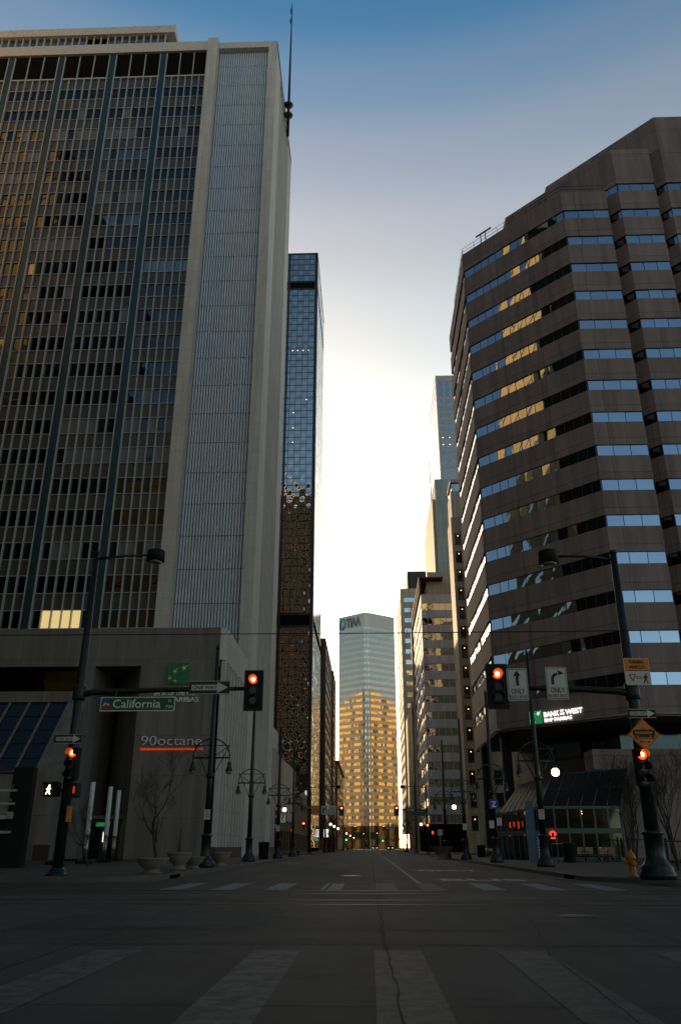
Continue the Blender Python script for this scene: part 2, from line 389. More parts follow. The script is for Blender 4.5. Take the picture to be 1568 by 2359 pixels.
def text(name, body, x, y, z, h, m, parent=None, width=None, mtx=None, depth=.012, align='LEFT', bold=0.0, spacing=1.0):
    """lettering standing in the XZ plane facing -Y; (x, z) is the lower left (or centre) of the line, h the capital height"""
    cu = bpy.data.curves.new(name, 'FONT'); cu.body = body; cu.size = 1.0; cu.offset = bold; cu.extrude = depth
    cu.space_character = spacing; cu.resolution_u = 3
    to = bpy.data.objects.new(name, cu); S.collection.objects.link(to)
    bpy.context.view_layer.update()
    me = bpy.data.meshes.new_from_object(to.evaluated_get(bpy.context.evaluated_depsgraph_get()))
    bpy.data.objects.remove(to); bpy.data.curves.remove(cu)
    xs = [v.co.x for v in me.vertices]; x0, x1 = min(xs), max(xs)
    sc = h / .70; sx = (width / (x1 - x0)) if width else sc
    off = {'LEFT': x0, 'CENTER': (x0+x1)/2, 'RIGHT': x1}[align]
    o0 = Vector(ORG.get(parent.name, (0,0,0))) if parent else Vector((0,0,0))
    for v in me.vertices:
        p = Vector(((v.co.x - off)*sx, -v.co.z, v.co.y*sc))
        if mtx is not None: p = mtx @ p
        v.co = p + Vector((x, y, z)) - o0
    me.materials.clear(); me.materials.append(M[m])
    o = bpy.data.objects.new(name, me); S.collection.objects.link(o)
    if parent: o.parent = parent; ORG[o.name] = tuple(o0)
    return o
def panes_strip(mb, p0, p1, z0, z1, n, jit=.006, frac=None):
    """n separate panes from p0 to p1 (plan), each set a hair out of true like real glazing"""
    a, b_ = Vector((p0[0], p0[1], 0)), Vector((p1[0], p1[1], 0))
    d = (b_ - a); nrm = Vector((d.y, -d.x, 0)).normalized()
    cuts = frac or [i/n for i in range(n+1)]
    for i in range(len(cuts)-1):
        q0, q1 = a + d*cuts[i], a + d*cuts[i+1]
        j = [random.uniform(-jit, jit) for _ in range(3)]
        pts = [q0 + nrm*j[0], q1 + nrm*j[1], q1 + nrm*j[2], q0 + nrm*(j[0]+j[2]-j[1])]
        zz = (z0, z0, z1, z1)
        mb.face([(p.x, p.y, z) for p, z in zip(pts, zz)])
    return mb
def bars_strip(mb, p0, p1, z0, z1, cuts, w=.06, d=.06, m=None):
    a, b_ = Vector((p0[0], p0[1])), Vector((p1[0], p1[1])); dv = b_ - a; L = dv.length; u = dv/L; nrm = Vector((u.y, -u.x))
    for c in cuts:
        q = a + dv*c
        pol = [q - u*w/2 - nrm*.03, q + u*w/2 - nrm*.03, q + u*w/2 + nrm*d, q - u*w/2 + nrm*d]
        mb.prism([(p.x, p.y) for p in pol], z0, z1, m)
    return mb

# ================================================================== SETTING
struct(MB().box(-700, 700, -400, 1500, -.5, -.04).build('ground', 'paving'))
struct(MB().face([(-160,-120,0),(160,-120,0),(160,1400,0),(-160,1400,0)]).build('road', 'road_concrete'))
def arc(cx, cy, r, a0, a1, n=8): return [(cx + r*math.cos(R_(a0+(a1-a0)*i/n)), cy + r*math.sin(R_(a0+(a1-a0)*i/n))) for i in range(n+1)]
def sidewalk(sx, y0, y1, xo, r=3.0):
    inner = 7.5
    pol = [(xo, y0), (xo, y1)] + [(inner+r - 0, y1)] + arc(inner+r, y1-r, r, 90, 180)[1:] + arc(inner+r, y0+r, r, 180, 270) 
    pol = [(sx*x, y) for x, y in pol]
    kin = [(xo, y0+.28), (xo, y1-.28), (inner+r, y1-.28)] + arc(inner+r, y1-r, r-.28, 90, 180)[1:] + arc(inner+r, y0+r, r-.28, 180, 270)
    kin = [(sx*x, y) for x, y in kin]
    struct(MB().prism(pol, -.03, .15).build('kerb', 'kerb_stone'))
    struct(MB().prism(kin, .0, .156).build('sidewalk', 'paving'))
for a, b_ in ((29.0, 114), (133, 226), (244, 352), (372, 462)):
    sidewalk(-1, a, b_, 150); sidewalk(1, a, b_, 150)
sidewalk(-1, -100, 1.5, 150); sidewalk(1, -100, 1.5, 150)
def bars(name, quads, m, z=.004):
    mb = MB()
    for q in quads: mb.face([(x, y, z) for x, y in q])
    return struct(mb.build(name, m))
# far crosswalk and near crosswalk: ladder bars along the street
far = [-7.6 + 1.62*i for i in range(10)]
for i, x in enumerate([-5.6, -4.15, -2.65, -1.12, .45, 1.75, 3.45, 5.1, 6.75]):
    bars('crosswalk_bar', [[(x-.30, 24.4), (x+.30, 24.4), (x+.30, 28.7), (x-.30, 28.7)]], 'paint_white' if i not in (4, 5) else 'paint_faint')
for i, x in enumerate([-4.7, -2.9, -1.08, .30, 1.70, 3.42, 5.0]):
    bars('crosswalk_bar', [[(x-.27, 5.2), (x+.27, 5.2), (x+.27, 10.4), (x-.27, 10.4)]], 'paint_ghost' if i in (3, 4, 6) else 'paint_faint')
bars('lane_line', [[(1.53, 28.9), (1.68, 28.9), (1.72, 108), (1.57, 108)]], 'paint_white')
for k in range(9):
    bars('lane_dash', [[(-1.35, 31 + 9*k), (-1.24, 31 + 9*k), (-1.20, 33.2 + 9*k), (-1.31, 33.2 + 9*k)]], 'paint_faint')
bars('stop_line', [[(-7.2, 23.25), (1.6, 23.25), (1.6, 23.36), (-7.2, 23.36)]], 'paint_faint', .0045)
for k in range(5):
    bars('lane_line', [[(1.6, 134 + 24*k), (1.75, 134 + 24*k), (1.75, 150 + 24*k), (1.6, 150 + 24*k)]], 'paint_faint')
bars('bus_lane_patch', [[(2.3, 30.4), (6.6, 30.4), (6.6, 33.2), (2.3, 33.2)]], 'paint_red')
bars('bus_lane_patch', [[(2.2, 42.6), (5.6, 42.6), (5.6, 46.2), (2.2, 46.2)]], 'paint_red')
flat = Matrix(((1,0,0),(0,0,1),(0,1,0))).to_3x3()
struct(text('road_lettering', 'BUS', 2.55, 30.9, .009, 1.9, 'paint_letter', width=3.0, mtx=flat, depth=.0005, bold=.02))
struct(text('road_lettering', 'ONLY', 2.40, 43.1, .009, 2.4, 'paint_letter', width=3.0, mtx=flat, depth=.0005, bold=.02))
# slab seams and the tram rails set in the cross street
random.seed(3)
def seam(pts, w=.05):
    mb = MB(); pts2 = []
    for (x0, y0), (x1, y1) in zip(pts, pts[1:]):
        n = 14
        for i in range(n): pts2.append((x0 + (x1-x0)*i/n + random.uniform(-.022, .022), y0 + (y1-y0)*i/n))
    pts2.append(pts[-1])
    for (x0, y0), (x1, y1) in zip(pts2, pts2[1:]):
        d = Vector((x1-x0, y1-y0)); nn = Vector((d.y, -d.x)).normalized()*w*random.uniform(.35, .7)
        mb.face([(x0-nn.x, y0-nn.y, .006), (x0+nn.x, y0+nn.y, .006), (x1+nn.x, y1+nn.y, .006), (x1-nn.x, y1-nn.y, .006)])
    return struct(mb.build('road_seam', 'groove'))
seam([(.28, 28), (.20, 19), (.16, 11), (.24, 5)], .018)
seam([(2.6, 14.5), (1.95, 10), (1.75, 5)], .02)
seam([(-1.25, 100), (-1.25, 24)], .05)
for y in (22.6, 24.05, 18.4, 19.85):
    struct(MB().box(-150, 150, y-.035, y+.035, -.02, .007).build('tram_rail', 'rail_steel'))
    bars('rail_groove', [[(-150, y+.04), (150, y+.04), (150, y+.11), (-150, y+.11)]], 'groove', .0055)
for y in (12.9, 10.95):
    seam([(-9, y), (9, y)], .03)
for k, (x0, x1, y0, y1) in enumerate(((-3.9, -1.6, 13.3, 16.9), (.35, 2.9, 19.9, 22.2), (-6.8, -5.2, 12.2, 21.5), (3.9, 7.0, 8.0, 10.2), (-3.2, -1.3, 37, 49), (-6.9, -4.9, 60, 70), (2.4, 4.0, 52, 66))):
    random.seed(k); n = 10; pts = [(x0+(x1-x0)*i/n, y0+random.uniform(-.05, .05)) for i in range(n)] + [(x1+random.uniform(-.05, .05), y0+(y1-y0)*i/n) for i in range(n)] + [(x1-(x1-x0)*i/n, y1+random.uniform(-.05, .05)) for i in range(n)] + [(x0+random.uniform(-.05, .05), y1-(y1-y0)*i/n) for i in range(n)]
    struct(MB().face([(x, y, .0035) for x, y in pts]).build('road_patch', 'patch_dark' if k % 2 == 0 else 'patch_light'))
def manhole(x, y, r=.36): struct(MB().lathe([(r, 0), (r, .008), (r*.92, .012), (.001, .012)], (x, y, 0), 24).build('manhole_cover', 'rail_steel'))
manhole(3.6, 15.5); manhole(-.8, 36, .4)
# overhead tram wire
w_ = MB().tube([(-60, 24, 7.25), (-20, 24, 7.20), (0, 24, 7.14), (20, 24, 7.17), (60, 24, 7.22)], .014, 6).build('overhead_wire', 'black_paint')
tag(w_, 'thin black overhead tram wire running across the picture above the traffic lights', 'wire')
for sx, lab in ((-1, 'dark kerb drain opening at the left street corner beside the planters'), (1, 'dark kerb drain opening at the right street corner near the hydrant')):
    g = MB().box(sx*7.42, sx*7.7, 32.6, 34.0, .015, .135).build('storm_drain', 'dark_void')
    tag(g, lab, 'storm drain')

# ================================================================== LEFT: bank tower with its podium
T = thing('office_tower', 'tall office tower with pale stone piers, ribbed metal strip and gridded windows, at left', 'building', (-13, 72, 0))
YF, ZT = 87.0, 118.5
mb = MB()
mb.box(-66, -23.7, YF+.35, 112, 0, ZT-2.2)                      # window block core
mb.box(-22.1, -14.2, YF+1.2, 112, 0, ZT-1.4)
mb.build('core', 'spandrel', T)
mb = MB()
mb.box(-14.2, -12.9, YF, 92.0, .15, ZT); mb.box(-14.2, -12.9, 105.5, 110.8, .15, ZT)
mb.box(-23.72, -22.1, YF-.9, 90, .15, ZT)
mb.build('pier', 'pale_stone', T)
mb = MB(); mb.box(-66, -23.72, YF-.35, 111, ZT-2.0, ZT); mb.box(-22.1, -12.9, YF+.003, 110.8, ZT-1.3, ZT-.003)
mb.box(-14.1, -12.9, 92, 105.5, ZT-2.2, ZT-.004)
mb.build('cornice', 'white_cap', T)
# ribbed metal strip on the front and between the side piers
def ribs(x0, x1, y, z0, z1, n, name, axis='x'):
    mb = MB(); w = (x1 - x0)/n
    zs = [z0]; 
    z = ZT - 4.4
    while z > z0: zs.append(z); z -= 4.155
    zs = sorted(set(zs)) + [z1]
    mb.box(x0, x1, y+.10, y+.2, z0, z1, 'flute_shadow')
    for i in range(n):
        c = x0 + w*(i+.5)
        pr = [(c-w*.36, y+.098), (c-w*.36, y-.05), (c-w*.22, y-.12), (c+w*.20, y-.12), (c+w*.30, y-.06), (c+w*.30, y+.098)]
        for a, b2 in zip(zs, zs[1:]):
            mb.prism(pr, a+.04, b2 - .04, 'flute_metal')
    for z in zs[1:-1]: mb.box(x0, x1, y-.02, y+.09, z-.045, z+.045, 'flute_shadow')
    return mb.build(name, 'flute_metal', T)
ribs(-22.05, -14.22, YF+.95, 8, ZT-1.35, 22, 'ribbed_strip')
mb = MB()
for i in range(22):
    y = 92.3 + i*.6
    mb.box(-14.0, -13.0 if i % 2 else -13.35, y, y+.32, .15, ZT-2.3)
mb.box(-14.1, -13.6, 92, 105.5, .15, ZT-2.3)
mb.build('side_flutes', 'pale_stone', T)
# window bays
bays = [(-30.15, -23.75), (-38.15, -31.2), (-46.3, -39.25), (-54.3, -47.35), (-62.4, -55.35)]
Z0 = 109.1; FH = 4.155
for bi, (x0, x1) in enumerate(bays):
    for f in range(22):
        zt = Z0 - FH*f; zb = zt - 2.14
        if bi == 4 and f > 7: continue
        mb = MB(); panes_strip(mb, (x0, YF+.22), (x1, YF+.22), zb, zt, 6, .012)
        base = 'blind' if random.random() < .05 else ('tower_glass_pale' if random.random() < .13 else 'tower_glass')
        kinds = []
        for q in range(6):
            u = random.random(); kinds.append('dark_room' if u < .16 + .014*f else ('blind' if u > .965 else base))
        if (bi, f) == (1, 20): kinds = ['tower_glass_pale', 'gold_reflection_glow', 'gold_reflection_glow', 'gold_reflection_glow', 'gold_reflection_glow', 'dark_room']  # gold reflections put in as glowing panes
        if (bi, f) == (1, 18): kinds = ['tower_glass_pale', 'blind', 'blind', 'blind', 'tower_glass_pale', 'dark_room']
        if (bi, f) == (2, 1): kinds = ['tower_glass']*3 + ['blind'] + ['tower_glass']*2
        if (bi, f) == (1, 14): kinds = ['blind']*4 + ['dark_room']*2
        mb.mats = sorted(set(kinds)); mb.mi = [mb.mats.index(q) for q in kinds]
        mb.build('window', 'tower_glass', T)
    mb = MB(); px = (x1-x0)/6; z1 = Z0 + 2.2
    for f in range(23):                                          # grey panels between the window rows
        zt = Z0 - FH*f + (FH-2.14) - (0 if f else -.2)
        mb.box(x0, x1, YF+.2, YF+.3, Z0-FH*f, zt)
    mb.build('spandrel_panel', 'spandrel', T)
    mb = MB()
    for i in range(7):
        x = x0 + px*i; big = i % 2 == 0
        mb.box(x-.055, x+.055, YF-(.20 if big else .14), YF+.24, 19, z1 + (4.9 if big else 0))
    for f in range(22):
        zt = Z0 - FH*f
        for z in (zt, zt-2.14): mb.box(x0, x1, YF+.06, YF+.23, z-.035, z+.035)
    mb.box(x0, x1, YF-.1, YF+.24, z1-.12, z1+.12)
    mb.build('window_grid', 'mullion', T)
    mb = MB(); z = z1 + .25
    while z < ZT - 2.1: mb.box(x0, x1, YF+.02, YF+.2, z, z+.09); z += .24
    mb.build('louvre', 'louver', T)
    mb = MB().box(x0-1.0, x0, YF-.05, YF+.3, 19, ZT-2.0); mb.build('column_panel', 'teal_panel', T)
MB().box(-66, -23.72, YF+.25, YF+.34, Z0+2.2, ZT-2.0).build('louvre_back', 'dark_void', T)
mb = MB(); mb.box(-66, -14.2, 112.0, 112.1, 1, 116.5); mb.build('rear_glazing', 'dark_void', T)
mb = MB()
for i in range(27): mb.box(-65.9+1.98*i, -65.7+1.98*i, 112.09, 112.3, 1, 116.5)
for k in range(27): mb.box(-66, -14.2, 112.09, 112.2, 4+4.155*k, 4.9+4.155*k)
mb.build('rear_grid', 'louver', T)
mb = MB()
for i in range(16): mb.box(-65.0+3.3*i, -64.6+3.3*i, 112.09, 112.35, 1, 116.5)
mb.build('mirror_ripple_fin', 'podium_stone', T)  # unseen fins added as pale ripples for the glass tower to mirror
# penthouse
mb = MB().box(-66, -31.2, 88.3, 108, ZT, 121.9); mb.build('penthouse_wall', 'dark_void', T)
mb = MB()
for i in range(30):
    x = -66 + i*1.16
    if -45.0 < x < -40.6: continue
    if x > -32: break
    mb.face([(x+.1, 88.1, ZT), (x+1.06, 88.1, ZT), (x+1.06, 88.1, 122.0), (x+.1, 88.1, 122.0)])
mb.build('penthouse_glazing', 'blue_glass', T)
mb = MB()
for i in range(31):
    x = -66 + i*1.16
    if x < -31: mb.box(x-.06, x+.1, 87.85, 88.2, ZT, 122.0)
mb.build('penthouse_post', 'mullion', T)
MB().box(-70, -29.6, 87.5, 108.5, 122.0, 123.6).build('penthouse_roof', 'white_cap', T)
MB().tube([(-22.9, 88, ZT), (-22.9, 88, ZT+1.2)], .06, 6).build('roof_vent', 'black_paint', T)

# podium
YP, ZP = 72.0, 19.9
mb = MB()
mb.box(-26.3, -24.9, YP, 80, .15, 16.35)                         # pier left of the entrance recess
mb.box(-20.6, -13.6, YP, 86.9, .15, 16.35)                       # sign wall
mb.box(-66, -13.5, YP+.002, 86.9, 16.35, ZP)                     # upper band
mb.box(-66, -26.3, YP, YP+2, 13.15, 14.1)                        # ledge under the ribbon window
mb.face([(-24.9, 80, .15), (-20.6, YP, .15), (-20.6, YP, 16.35), (-24.9, 80, 16.35)])
mb.build('podium_wall', 'podium_stone', T)
mb = MB(); mb.prism([(-13.5, YP+.001), (-13.0, YP+.45), (-13.0, 86.9), (-13.5, 86.9)], 16.9, ZP-.003); mb.build('podium_side_parapet', 'pale_stone', T)
mb = MB()
for i in range(9):
    y = 72.5 + i*1.64
    MB().box(-13.6, -12.98, y, y+.72, 1.1, 16.9).build('pilaster', 'pale_stone', T)
for i in range(5):
    y = 111.0 + i*1.3
    MB().box(-13.6, -12.98, y, y+.55, 1.1, 13.5).build('pilaster', 'pale_stone', T)
mb = MB().box(-13.62, -12.95, 72.3, 87.1, .15, 1.1); mb.box(-13.62, -12.95, 110.9, 117.5, .15, 1.1); mb.build('plinth', 'dark_brown', T)
mb = MB().box(-13.7, -13.4, 72.5, 87, 1.1, 16.9); mb.box(-20, -13.4, 110.9, 117.5, .15, 13.5); mb.build('side_window', 'podium_glass', T)
MB().box(-20.1, -12.94, 110.9, 117.7, 13.5, 16.2).build('annex_parapet', 'pale_stone', T)
MB().box(-66, -26.32, YP+1.0, YP+1.3, 14.1, 16.4).build('ribbon_window', 'podium_glass', T)
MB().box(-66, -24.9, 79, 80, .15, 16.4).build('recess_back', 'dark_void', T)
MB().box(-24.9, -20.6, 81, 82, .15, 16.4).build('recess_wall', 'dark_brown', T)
# sloping skylight over the base, with its cheek wall
b0, t0 = (66.6, 6.6), (72.0, 13.0)
mb = MB(); nb = 22
for i in range(nb):
    xa, xb = -66 + i*1.78, -66 + (i+1)*1.78
    for k in range(5):
        f0, f1 = k/5, (k+1)/5
        pts = [(xa, b0[0]+(t0[0]-b0[0])*f0, b0[1]+(t0[1]-b0[1])*f0), (xb, b0[0]+(t0[0]-b0[0])*f0, b0[1]+(t0[1]-b0[1])*f0),
               (xb, b0[0]+(t0[0]-b0[0])*f1, b0[1]+(t0[1]-b0[1])*f1), (xa, b0[0]+(t0[0]-b0[0])*f1, b0[1]+(t0[1]-b0[1])*f1)]
        j = random.uniform(-.01, .01); pts[2] = (pts[2][0], pts[2][1]+j, pts[2][2]); pts[3] = (pts[3][0], pts[3][1]+j, pts[3][2])
        mb.face(pts)
mb.build('skylight', 'podium_glass', T)
mb = MB(); nn = Vector((0, -(t0[1]-b0[1]), (t0[0]-b0[0]))).normalized()
for i in range(nb+1):
    x = -66 + i*1.78
    mb.extr([(x-.09, b0[0], b0[1]), (x+.09, b0[0], b0[1]), (x+.09, t0[0], t0[1]), (x-.09, t0[0], t0[1])], nn*.16, 'skylight_bar')
for k in range(6):
    f = k/5; y, z = b0[0]+(t0[0]-b0[0])*f, b0[1]+(t0[1]-b0[1])*f
    mb.extr([(-66, y-.03, z-.03), (-26.8, y-.03, z-.03), (-26.8, y+.03, z+.03), (-66, y+.03, z+.03)], nn*.03, 'dark_mullion')
mb.build('skylight_bars', 'mullion', T)
mb = MB(); prof = [(66.5, .15), (66.5, 6.7), (71.95, 13.1), (71.95, .15)]
mb.extr([(-26.8, y, z) for y, z in prof], (1.6, 0, 0)); mb.build('cheek_wall', 'podium_stone', T)
MB().box(-66, -26.8, 66.7, 72, .15, 6.55).build('base_wall', 'podium_stone', T)
# entrance in the recess
e = MB().box(-24.3, -22.2, 74.1, 74.2, .15, 3.1).build('door', 'shop_glass', T)
mb = MB()
for x in (-24.3, -23.25, -22.2): mb.box(x-.06, x+.06, 74.0, 74.12, .15, 3.2)
mb.box(-24.4, -22.1, 74.0, 74.12, 3.1, 3.3); mb.build('door_frame', 'frame_grey', e)
mb = MB().box(-23.12, -23.06, 73.93, 73.99, 1.5, 2.3); mb.box(-23.06, -22.7, 73.93, 73.99, 2.25, 2.3); mb.box(-23.06, -22.7, 73.93, 73.99, 1.5, 1.55); mb.build('lit_frame', 'door_light', e)
MB().box(-25.0, -20.8, 73.0, 75.5, 3.35, 3.6).build('entrance_canopy', 'soffit', T)
g = MB().box(-23.8, -22.6, 73.88, 73.95, 2.75, 3.08).build('sign_plate', 'exit_green')
tag(g, 'small dim green lit sign above the door in the dark entrance recess', 'sign')
# flagpole on the side of the tower
fp = thing('flagpole', 'tall thin flagpole bracketed to the top corner of the left tower, with a furled flag', 'flagpole', (-12.2, 98.5, 111))
MB().tube([(-12.2, 98.5, 111), (-12.2, 98.5, 120), (-12.2, 98.5, 143.5)], [.26, .22, .07], 8).build('pole', 'black_paint', fp)
mb = MB()
for z in (115.6, 118.0):
    mb.tube([(-12.9, 98.0, z), (-11.9, 98.6, z)], .2, 6); mb.lathe([(.25, -.2), (.75, -.05), (.75, .15), (.25, .2)], (-12.2, 98.5, z), 12)
mb.build('bracket', 'bin_brown', fp)
mb = MB(); zz = 142.6
for k in range(9):
    w0 = .25 + .16*math.sin(k*1.3)
    mb.face([(-12.15, 98.45, zz-.55*k), (-12.15-w0, 98.35, zz-.55*k-.2), (-12.15-w0*.9, 98.4, zz-.55*(k+1)-.2), (-12.15, 98.45, zz-.55*(k+1))])
mb.build('flag', 'flag_cloth', fp)

# signs on the podium
def star(mb, cx, y, cz, r, rot, m, d=.03, stretch=1.0):
    pts = []
    for k in range(10):
        a = R_(90 + rot + 36*k); q = r*(1.0 if k % 2 == 0 else .30)
        if k in (0,): q *= stretch
        pts.append((cx + q*math.cos(a), y, cz + q*math.sin(a)))
    mb.extr(pts, (0, d, 0), m)
lg = thing('logo_sign', 'square green sign with four white star shapes high on the podium wall', 'sign', (-18.15, 71.9, 14.65))
MB().box(-18.15, -16.17, 71.8, 71.97, 14.67, 16.55).build('board', 'bank_green', lg)
mb = MB()
for (u, v, r, ro) in ((.76, .76, .34, -55), (.36, .60, .27, -35), (.14, .27, .22, 15), (.40, .13, .20, 75)):
    star(mb, -18.15 + 1.98*u, 71.76, 14.67 + 1.88*v, r, ro, 'sign_white', .035, 1.7)
mb.build('star_emblem', 'sign_white', lg)
ls = thing('bank_lettering', 'pale raised bank name letters on the podium wall partly hidden by the green street sign', 'sign', (-19.3, 71.9, 13.1))
text('lettering', 'BANK OF THE WEST', -19.25, 71.9, 13.66, .50, 'letter_grey', ls, width=4.1, depth=.05, bold=.015)
text('lettering', 'BNP PARIBAS', -19.25, 71.9, 13.08, .42, 'letter_grey', ls, width=4.1, depth=.05, bold=.02)
oc = thing('company_sign', 'large thin pale letters with glowing orange underline on the podium wall', 'sign', (-20, 71.9, 9))
text('lettering', '90octane', -19.95, 71.85, 9.33, .82, 'letter_grey', oc, width=5.35, depth=.07, bold=-.012)
MB().box(-20.0, -14.5, 71.82, 71.95, 8.90, 9.08).build('underline_bar', 'orange_bar', oc)

# ================================================================== RIGHT: brown granite building
G = thing('granite_building', 'brown granite office block with stepped corner and long ribbon windows, at right', 'building', (12.4, 69.7, 0))
Yb = 97.0
def foot(i=0.0):
    """footprint, inset by i"""
    q = i*.4142; s7 = i*.7071
    return [(12.4+i, Yb-i), (12.4+i, 79.6+q), (22.35+q, 69.65+i), (27.35-i*.5, 69.65+i), (27.35-i*.5, 71.2+i*.3), (28.75+q, 69.65+i), (32.95-i*.5, 69.65+i), (32.95-i*.5, 71.2+i*.3), (34.3+q, 69.65+i), (64, 69.65+i), (64, Yb-i)]
def foot_t2(i=0.0):
    q = i*.4142
    return [(18.3+i, Yb-6), (18.3+i, 80.1+q), (28.75+q, 69.65+i), (32.95-i*.5, 69.65+i), (32.95-i*.5, 71.2+i*.3), (34.3+q, 69.65+i), (64, 69.65+i), (64, Yb-6)]
def foot_t3(i=0.0):
    q = i*.4142
    return [(23.9, Yb-6), (23.9, 80.05), (34.3+q, 69.65+i), (64, 69.65+i), (64, Yb-6)]
ztop = [66.42 - 3.668*k for k in range(15)]
tops = [69.0] + [z - 1.17 for z in ztop]
for k in range(15):
    MB().prism(foot(), ztop[k]+.0, (69.0 if k == 0 else ztop[k-1]-1.17)).build('spandrel_band', 'brown_granite', G)
MB().prism(foot(), 11.55, ztop[14]-1.17).build('spandrel_band', 'brown_granite', G)
MB().prism(foot_t2(), 70.1, 75.2).build('upper_parapet', 'brown_granite', G)
MB().prism(foot_t2(), 69.0, 69.0+.02).build('roof_step', 'brown_granite', G)
MB().prism(foot_t3(.002), 75.2, 80.1).build('top_parapet', 'brown_granite', G)
mb = MB(); mb.prism(foot(.35), 11.6, 69.0); mb.prism(foot_t2(.35), 69, 75); mb.build('core', 'dark_void', G)
def band(segs, z0, z1, gm='band_glass'):
    mb = MB(); fr = MB()
    for p0, p1, n in segs:
        a, b2 = Vector(p0), Vector(p1); d = (b2-a).normalized(); nr = Vector((d.y, -d.x))
        p0, p1 = a - nr*.12, b2 - nr*.12
        cuts = [i/n for i in range(n+1)]
        if n > 12: cuts = [0] + [(1.55 + (i)*(1-0)*((13.9-1.55)/(n-1)))/13.9 for i in range(n)]
        panes_strip(mb, p0, p1, z0, z1, n, .010, cuts)
        bars_strip(fr, p0, p1, z0, z1, cuts, .06, .015)
        for z in (z0+.02, z1-.02):
            bars = [p0, p1]; nn = nr*.02
            fr.prism([(p0-nr*.02)[:], (p1-nr*.02)[:], (p1+nn)[:], (p0+nn)[:]], z-.022, z+.022)
    o = mb.build('window_band', gm, G)
    fr.build('frame', 'dark_mullion', o)
for k in range(15):
    z1, z0 = ztop[k], ztop[k]-1.17
    band([((12.4, Yb), (12.4, 79.6), 12)], z0, z1, 'brightened_glass')
    band([((12.4, 79.6), (22.35, 69.65), 13)], z0, z1)
    band([((22.35, 69.65), (27.35, 69.65), 3)], z0, z1)
    band([((28.75, 69.65), (32.95, 69.65), 3)], z0, z1)
    band([((34.3, 69.65), (46, 69.65), 8)], z0, z1)
band([((18.3, 80.1), (28.75, 69.65), 13)], 69.02, 70.1); band([((28.75, 69.65), (32.95, 69.65), 3)], 69.02, 70.1)
band([((34.3, 69.65), (46, 69.65), 8)], 69.02, 70.1)
mb = MB()
for k in range(-1, 15):
    z1, z0 = (ztop[k], ztop[k]-1.17) if k >= 0 else (70.1, 69.02)
    for p0, p1 in (((27.35, 71.2), (28.75, 69.75)), ((32.95, 71.2), (34.3, 69.75))):
        if k < 0 and p0[0] < 30: continue
        panes_strip(mb, (p0[0]+.085, p0[1]+.085), (p1[0]+.085, p1[1]+.085), z0, z1, 2, .01)
struct(mb.build('notch_window', 'band_glass', G), 'stuff')
# roof railing and davit
mb = MB(); rp = [(12.5, 90), (12.5, 79.7), (22.4, 69.8), (27.2, 69.8)]
for z in (69.5, 70.0): mb.tube([(x, y, z) for x, y in rp], .03, 5)
for (xa, ya), (xb, yb) in zip(rp, rp[1:]):
    n = max(2, int(math.hypot(xb-xa, yb-ya)/1.6))
    for i in range(n): mb.tube([(xa+(xb-xa)*i/n, ya+(yb-ya)*i/n, 69), (xa+(xb-xa)*i/n, ya+(yb-ya)*i/n, 70.0)], .025, 5)
mb.build('roof_railing', 'rail_steel', G)
mb = MB().box(14.5, 14.6, 77.8, 77.9, 69, 70.6); mb.box(15.0, 15.1, 77.3, 77.4, 69, 70.6)
mb.extr([(14.0, 78.3, 70.55), (15.6, 76.7, 70.55), (15.6, 76.7, 70.7), (14.0, 78.3, 70.7)], (.1, .1, 0)); mb.build('roof_davit', 'black_paint', G)
# soffit, bright edge trim, columns, inner walls under the overhang
MB().prism(foot(.05), 11.30, 11.54).build('soffit', 'soffit', G)
mb = MB(); ft = foot(-.04)
for a, b2 in zip(ft[:10], ft[1:10]):
    mb.tube([(a[0], a[1], 11.52), (b2[0], b2[1], 11.52)], .05, 4)
mb.build('edge_trim', 'steel', G)
for (x, y) in ((12.9, 93.0), (13.35, 81.2)):
    c = MB().lathe([(.62, .95), (.58, 1.0), (.52, 1.1), (.52, 11.4)], (x, y, 0), 20).build('column', 'black_paint', G)
    MB().lathe([(.64, .15), (.64, .9), (.60, .98)], (x, y, 0), 20).build('column_base', 'steel', c)
mb = MB().prism([(17.5, 97), (17.5, 85), (23.0, 76.2), (64, 76.2), (64, 97)], .15, 8.9); mb.build('ground_floor_wall', 'inner_wall', G)
mb = MB(); panes_strip(mb, (17.3, 85.2), (22.9, 76.2), 9.2, 11.1, 6); panes_strip(mb, (22.9, 76.0), (44, 76.0), 9.2, 11.1, 16); mb.build('mezzanine_window', 'shop_glass', G)
mb = MB().prism([(17.5, 97), (17.5, 85.1), (23.0, 76.3), (64, 76.3), (64, 97)], 8.9, 11.3); mb.build('mezzanine_wall', 'dark_brown', G)
MB().prism([(19.5, 73.2), (64, 73.2), (64, 76.15), (19.5, 76.15)], 7.3, 9.0).build('lower_fascia', 'brown_granite', G)
MB().box(21.6, 64, 71.2, 73.1, .15, 7.2).build('corner_wall', 'brown_granite', G)
